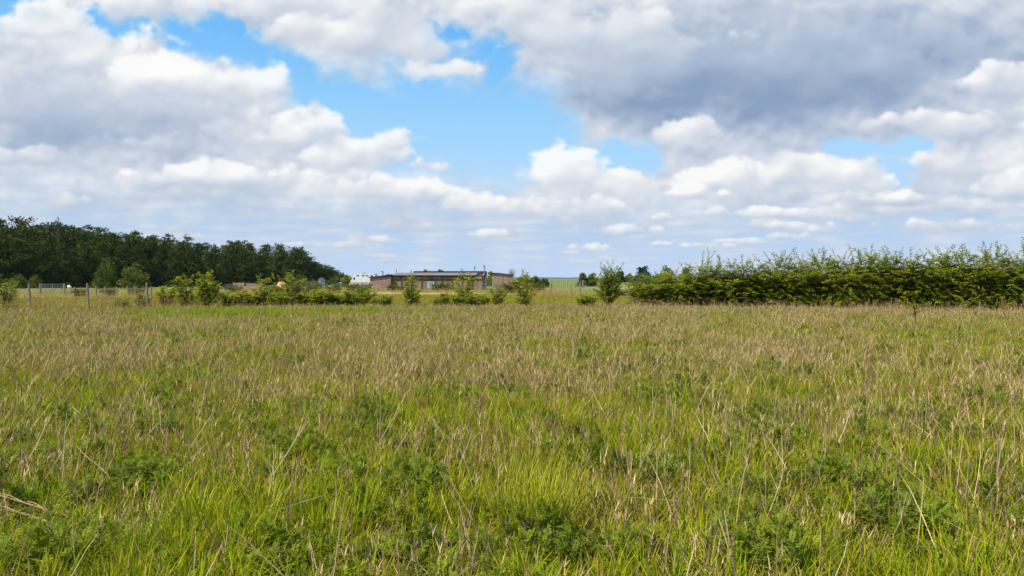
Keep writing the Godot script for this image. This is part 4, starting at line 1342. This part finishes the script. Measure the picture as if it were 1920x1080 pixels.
func build_wood():
	var pines := []
	for d in [[11.0, 3.1, 0.2, PINE], [11.5, 3.1, 0.55, PINE], [11.0, 3.3, 0.12, PINE], [12.3, 3.0, 0.85, LARCH], [11.0, 3.2, 0.35, PINE], [12.3, 3.1, 0.75, PINE]]:
		var o := Node3D.new()
		o.set_meta("category", "tree")
		conifer(o, d[0], d[1], d[2], d[3])
		pines.append([o, d[0], ["dark spreading pine in the plantation", "half-pointed dark pine in the plantation", "broadest dark pine in the plantation", "pointed lighter green larch in the plantation", "round-shouldered dark pine in the plantation", "narrow pointed dark conifer in the plantation"][pines.size()]])
	# the skyline of the wood: across, top row, distance of its edge
	var sky := [[-160, 416, 118.0], [0, 426, 122.0], [60, 432, 125.0], [130, 436, 128.0], [210, 444, 134.0], [300, 450, 142.0], [370, 453, 150.0], [440, 461, 160.0], [500, 463, 170.0], [545, 470, 178.0], [575, 488, 185.0], [600, 501, 190.0], [628, 512, 196.0]]
	var k := 0
	for row in 4:
		var px := -150.0 + row * 12
		while px < 570.0:
			var i := 1
			while i < sky.size() - 1 and sky[i][0] < px:
				i += 1
			var t: float = clampf((px - sky[i - 1][0]) / (sky[i][0] - sky[i - 1][0]), 0, 1)
			var top := lerpf(sky[i - 1][1], sky[i][1], t)
			var d := lerpf(sky[i - 1][2], sky[i][2], t) + row * 4.5 + rr(-1.5, 1.5)
			var h: float = rise(top, d) * [0.84, 0.96, 1.02, 1.06][row] * rr(0.9, 1.09)
			var p: Array = pines[rng.randi() % pines.size()]
			var s := h / float(p[1])
			copy(p[0], "plantation_conifer", p[2], "conifers of the plantation", spot(px, d), k * 1.9, Vector3(s, s, s) * Vector3(rr(0.9, 1.15), 1, rr(0.9, 1.15)))
			k += 1
			px += (3.5 if row < 2 else 3.8) * F / d * rr(0.85, 1.15)
	for e in [[558, 180.0, 467, "last tall pine at the open end of the plantation"], [570, 183.0, 474, "rounded pine just past the plantation's last tall one"], [582, 186.0, 484, "bent pine stepping down at the plantation's end"], [592, 189.0, 491, "dense low pine above the pale blue playhouse"],
			[603, 192.0, 497, "low dark pine right behind the playhouse roof"], [612, 194.0, 499, "low dark pine between playhouse and green slide"], [621, 196.0, 502, "low spreading pine behind the green slide"], [630, 198.0, 507, "lowest pine at the very tip of the plantation"]]:
		var p: Array = pines[[0, 4, 2, 0][k % 4]]
		var s: float = rise(e[2], e[1]) / p[1]
		copy(p[0], "edge_pine", e[3], "", spot(e[0], e[1]), k * 2.2, Vector3(maxf(s, 0.62), s, maxf(s, 0.62)))
		k += 1
	var larch := thing("bare_larch", "thin half-bare larch topping the plantation skyline", "tree", spot(110, 131))
	var bole := Geo.new()
	var sparse := Geo.new()
	var up := rise(406, 131)
	bole.tube([Vector3.ZERO, Vector3(0.05, up * 0.6, 0), Vector3(0, up, 0)], [0.18, 0.10, 0.02], 6)
	for i in 34:
		var a := i * 2.4
		var y := up * lerpf(0.7, 0.985, i / 34.0)
		var l := lerpf(1.7, 0.25, i / 34.0) * rr(0.6, 1.1)
		var e := Vector3(cos(a) * l, y + l * 0.12, sin(a) * l)
		bole.tube([Vector3(0, y, 0), e], [0.03, 0.01], 3, Color.WHITE, false)
		tuft(sparse, e * Vector3(0.75, 1, 0.75), Vector3(0.3, 0.08, 0.3) * l, 6, 0.2, Color(0.06, 0.06, 0.03))
	part("trunk", bole.mesh(mats.bark), larch)
	part("crown", sparse.mesh(mats.needle), larch)
	for p in pines:
		p[0].free()
	# scrub along the foot of the wood
	var bushes := []
	for n in 4:
		var o := Node3D.new()
		o.set_meta("category", "bush")
		broadleaf(o, 3.0, 2.2, [SCRUB[n], SCRUB[(n + 1) % 4], SCRUB[0]], 0.05, 0.26, 46)
		bushes.append(o)
	var px := -120.0
	while px < 640.0:
		var d := lerpf(114.0, 184.0, clampf(px / 630.0, 0, 1)) + rr(-1.0, 1.5)
		var s := rr(0.6, 1.1)
		copy(bushes[k % 4], "woodland_bush", ["rounded mid green bush", "rounded yellowish green bush", "rounded dark green bush", "rounded olive bush"][k % 4] + " at the foot of the plantation", "bushes at the foot of the plantation", spot(px, d), k * 1.3, Vector3(s, s * rr(0.8, 1.15), s))
		k += 1
		px += 3.3 * F / d * rr(0.8, 1.25)
	for r in [[252, 119.0, 493, 30.0, 3, "broad olive bush bulging from the plantation's foot"], [197, 121.0, 480, 24.0, 0, "blue-green rounded tree in front of the pines"]]:
		var h := rise(r[2], r[1])
		copy(bushes[r[4]], "woodland_bush", r[5], "", spot(r[0], r[1]), 1.0, Vector3(r[3] * r[1] / F / 2.2, h / 3.0, r[3] * r[1] / F / 2.2))
	for o in bushes:
		o.free()

func build_brambles():
	var kinds := []
	for n in 3:
		var o := Node3D.new()
		o.set_meta("category", "bramble")
		shrub(o, 1.1, 1.3, 10, 14, 0.0, 2, [[Color(0.12, 0.14, 0.03), Color(0.16, 0.15, 0.04)], [Color(0.10, 0.13, 0.025), Color(0.17, 0.17, 0.035)], [Color(0.14, 0.12, 0.05), Color(0.11, 0.13, 0.03)]][n], 0.10, 0.02)
		kinds.append(o)
	var k := 0
	for r in [[150, 66.0, 0.8], [205, 70.0, 0.8], [258, 72.0, 0.9], [440, 78.0, 0.9], [520, 74.0, 1.0], [556, 82.0, 1.3], [590, 92.0, 1.2], [585, 76.0, 1.0], [625, 80.0, 1.1], [660, 88.0, 1.1], [685, 96.0, 1.0], [735, 99.0, 0.9], [752, 100.0, 0.8], [820, 99.0, 1.2], [838, 100.0, 1.1], [962, 84.0, 1.5], [1006, 90.0, 1.1], [1130, 62.0, 0.8], [1165, 66.0, 0.8]]:
		copy(kinds[k % 3], "bramble", ["low olive bramble mound on the rough paddock", "low green bramble mound on the rough paddock", "low brownish bramble mound on the rough paddock"][k % 3], "brambles on the paddock", spot(r[0], r[1]), k * 1.8, Vector3(1, rr(0.75, 1.1), 1) * r[2])
		k += 1
	for o in kinds:
		o.free()

func build_far_trees():
	var pale := [Color(0.20, 0.25, 0.04), Color(0.26, 0.29, 0.06), Color(0.16, 0.21, 0.035)]
	var dark := [Color(0.04, 0.075, 0.018), Color(0.05, 0.09, 0.02), Color(0.032, 0.06, 0.016)]
	var mid := [Color(0.09, 0.13, 0.025), Color(0.12, 0.155, 0.03), Color(0.07, 0.11, 0.02)]
	# across, top row, half width, distance, tones, label
	for r in [
		[802, 502.5, 19, 250.0, pale, "pale yellow-green tree crown showing over the black roof"], [825, 504.5, 9, 252.0, pale, "small pale tree crown beside the larger one over the roof"],
		[877, 506, 7, 260.0, mid, "tiny tree crown over the black roof's middle"], [921, 506.5, 12, 150.0, pale, "bright yellow-green bush between barn and curved roof shed"],
		[980, 507, 16, 108.0, pale, "bright leafy bush at the end of the curved roof shed"], [1004, 518, 13, 132.0, mid, "low olive bush leading from shed to crop field"], [1020, 521, 9, 136.0, mid, "smallest olive bush at the crop field's edge"],
		[1093, 510, 11, 150.0, mid, "round green bush at the end of the post row"], [1110, 511, 11, 152.0, pale, "yellowish bush behind the conical hawthorn"],
		[1163, 508, 9, 330.0, dark, "dark distant tree just beyond the conical hawthorn"], [1180, 514, 10, 330.0, pale, "pale distant bush beside the dark round tree"],
		[1205, 497, 17, 340.0, dark, "dark round distant tree standing above the far hedge"], [1249, 499, 18, 320.0, pale, "pale green domed tree behind the hedge end"], [1286, 503, 12, 318.0, pale, "second pale tree half hidden behind the hedge end"],
		[640, 508, 10, 150.0, mid, "thin young tree left of the white horsebox"], [650, 515, 10, 138.0, pale, "yellow-green bush at the nose of the horsebox"], [684, 511, 7, 160.0, mid, "small tree crown behind the white horsebox"], [729, 512.5, 10, 200.0, mid, "small tree crown behind the loose box"],
		[1150, 518, 14, 210.0, mid, "brownish far hedge shrub below the dark distant tree"], [1200, 517, 22, 200.0, mid, "olive far hedge shrub below the dark round tree"], [1232, 518, 18, 202.0, mid, "olive far hedge shrub below the pale domed tree"]]:
		var d: float = r[3]
		var t := thing("far_tree", r[5], "tree" if not "bush" in r[5] and not "shrub" in r[5] else "bush", spot(r[0], d))
		broadleaf(t, rise(r[1], d), r[2] * d / F, r[4], 0.08, 0.0028 * d, 42, null, 46)
	# a bare tree with pale twigs
	var b := thing("bare_tree", "pale leafless tree with fine twigs beside the curved roof shed", "tree", spot(960, 128))
	var wood := Geo.new()
	var grey := Color.WHITE
	wood.tube([Vector3.ZERO, Vector3(0, 1.0, 0), Vector3(0.05, 2.0, 0)], [0.1, 0.08, 0.05], 6, grey)
	var twigs := Geo.new()
	for i in 46:
		var a := rr(0, TAU)
		var o := Vector3(0, rr(1.0, 2.2), 0)
		var e := Vector3(cos(a) * rr(0.2, 1.0), rr(2.2, 3.7), sin(a) * rr(0.2, 0.9))
		twigs.tube([o, o.lerp(e, 0.5) + Vector3(0, 0.12, 0), e], [0.03, 0.02, 0.012], 3, grey, false)
		for k in 4:
			var q := o.lerp(e, rr(0.5, 1.0))
			twigs.tube([q, q + Vector3(rr(-0.3, 0.3), rr(0.0, 0.35), rr(-0.3, 0.3))], [0.014, 0.008], 3, grey, false)
	part("trunk", wood.mesh(mats.pale_twig), b)
	part("crown", twigs.mesh(mats.pale_twig), b)


# ------------------------------------------------------------------ single plants in the foreground
func dead_stem(label: String, a: Vector3, b: Vector3, r: float, sides: int):
	var o := thing("dead_stem", label, "dead stem", a)
	var g := Geo.new()
	var p := []
	var t := []
	for i in 8:
		p.append((b - a) * (i / 7.0) + Vector3(rr(-1, 1), rr(-0.5, 0.8), rr(-1, 1)) * 0.012)
		t.append(r * lerpf(1.0, 0.55, i / 7.0))
	var col := pick(Color(0.36, 0.24, 0.15), Color(0.46, 0.34, 0.22), rng.randf(), 0.1)
	g.tube(p, t, 6, col)
	part("stalk", g.mesh(mats.straw), o)
	for i in sides:
		var s := Geo.new()
		var q: Vector3 = p[3 + i % 4]
		var e := q + (b - a).normalized() * rr(0.08, 0.2) + Vector3(rr(-0.12, 0.12), rr(0.0, 0.1), rr(-0.12, 0.12))
		s.tube([q, q.lerp(e, 0.5) + Vector3(0, 0.01, 0), e], [r * 0.6, r * 0.5, r * 0.35], 5, col)
		part("side_twig", s.mesh(mats.straw), o)

func ground_at(px: float, py: float) -> Vector3:
	return spot(px, EYE * F / (py - HORIZON))

func build_foreground_plants():
	# sapling standing in the meadow before the hedge
	var d := 21.0
	var s := thing("hawthorn_sapling", "thin hawthorn sapling with a small leafy head standing alone in the meadow", "sapling", spot(1716, d))
	var wood := Geo.new()
	var green := Geo.new()
	wood.tube([Vector3.ZERO, Vector3(0.02, 0.4, 0), Vector3(-0.01, 0.72, 0)], [0.012, 0.010, 0.007], 6)
	for i in 14:
		var a := rr(0, TAU)
		shoot(wood, green, Vector3(0, rr(0.5, 0.74), 0), Vector3(cos(a), 0, sin(a)), rr(0.14, 0.42), rr(0.2, 1.3), 0.3, [Color(0.17, 0.17, 0.025), Color(0.22, 0.19, 0.03)], 0.03, Color.WHITE)
	part("stems", wood.mesh(mats.bark), s)
	part("foliage", green.mesh(mats.leaf), s)
	# the big tussock
	var t := thing("grass_tussock", "large bright green tussock with orange-brown blades at its foot", "tussock", ground_at(1000, 1000))
	var blades := Geo.new()
	for i in 280:
		var a := rr(0, TAU)
		var q := sqrt(rng.randf())
		blades.blade(Vector3(cos(a), 0, sin(a)) * 0.24 * q, a + rr(-1.3, 1.3), rr(0.3, 0.58), 0.0065 * rr(0.7, 1.3), 0.05 + 0.5 * q * rng.randf(), rr(0.1, 1.0), pick(Color(0.26, 0.32, 0.012), Color(0.35, 0.35, 0.03), rng.randf()), 4)
	part("blades", blades.mesh(mats.grass), t)
	var sheaths := Geo.new()
	for i in 90:
		var a := rr(0, TAU)
		sheaths.blade(Vector3(cos(a), 0, sin(a)) * rr(0.05, 0.26), a + rr(-1.6, 1.6), rr(0.08, 0.3), 0.006, rr(0.1, 0.7), 0.4, pick(Color(0.33, 0.17, 0.04), Color(0.38, 0.24, 0.08), rng.randf()), 3)
	part("old_blades", sheaths.mesh(mats.straw), t)
	# old stems that stand out
	for e in [
		[175, 985, -40, 905, 0.26, 0.006, 3, "long forked brown stem leaning across the near grass"], [145, 1000, -60, 945, 0.20, 0.006, 4, "second brown stem lying under the forked one"],
		[240, 930, 128, 785, 0.34, 0.006, 2, "straight brown stem slanting out of the leafy weeds"], [308, 915, 390, 775, 0.36, 0.006, 2, "curved brown stem slanting the other way beside the straight one"],
		[425, 1085, 408, 1030, 0.18, 0.007, 2, "broken pale stub with a splintered top in the near grass"], [585, 765, 640, 690, 0.34, 0.005, 1, "thin pale straw slanting above the flattened dry grass"],
		[1872, 975, 1874, 790, 0.66, 0.007, 5, "tall upright dead stem with side twigs in a dry tuft"], [1375, 1085, 1372, 1030, 0.22, 0.006, 2, "short dark dead stem with seed capsules in near grass"],
		[888, 1085, 868, 1000, 0.3, 0.005, 2, "pale forked straw stem below the tussock"], [1155, 985, 1023, 1003, 0.10, 0.004, 3, "thin branching twig lying beside the tussock"]]:
		var a := ground_at(e[0], e[1])
		var b := a + Vector3((e[2] - e[0]) * -a.z / F, e[4], rr(-0.1, 0.05))
		dead_stem(e[7], a, b, e[5], e[6])
	# leafy weeds that stand out
	var herb := [Color(0.17, 0.225, 0.016), Color(0.125, 0.18, 0.014), Color(0.22, 0.265, 0.02), Color(0.145, 0.19, 0.035)]
	var first: Node3D
	var k := 0
	for w in [[640, 905], [770, 940], [1030, 870], [1240, 905], [1330, 780], [1240, 760], [860, 760], [700, 800], [250, 920], [300, 905], [110, 1070], [1420, 1065], [1690, 1010], [1790, 830], [1840, 765], [1590, 930], [1530, 850], [1350, 830], [560, 860], [480, 640], [70, 658]]:
		var p := ground_at(w[0], w[1])
		if first == null:
			first = thing("leafy_weed", "dark green feathery-leaved weed rising from the near grass", "weed", p, "feathery weeds in the near grass")
			part("leaves", weed(30, 0.24, 0.08, 0.25, herb), first)
			part("young_leaves", weed(8, 0.22, 0.16, 0.27, [Color(0.20, 0.25, 0.03), Color(0.16, 0.22, 0.03)]), first)
		else:
			var z := rr(0.8, 1.3)
			copy(first, "leafy_weed", first.get_meta("label"), "feathery weeds in the near grass", p, k * 1.1, Vector3(z, z * rr(0.8, 1.2), z))
		k += 1
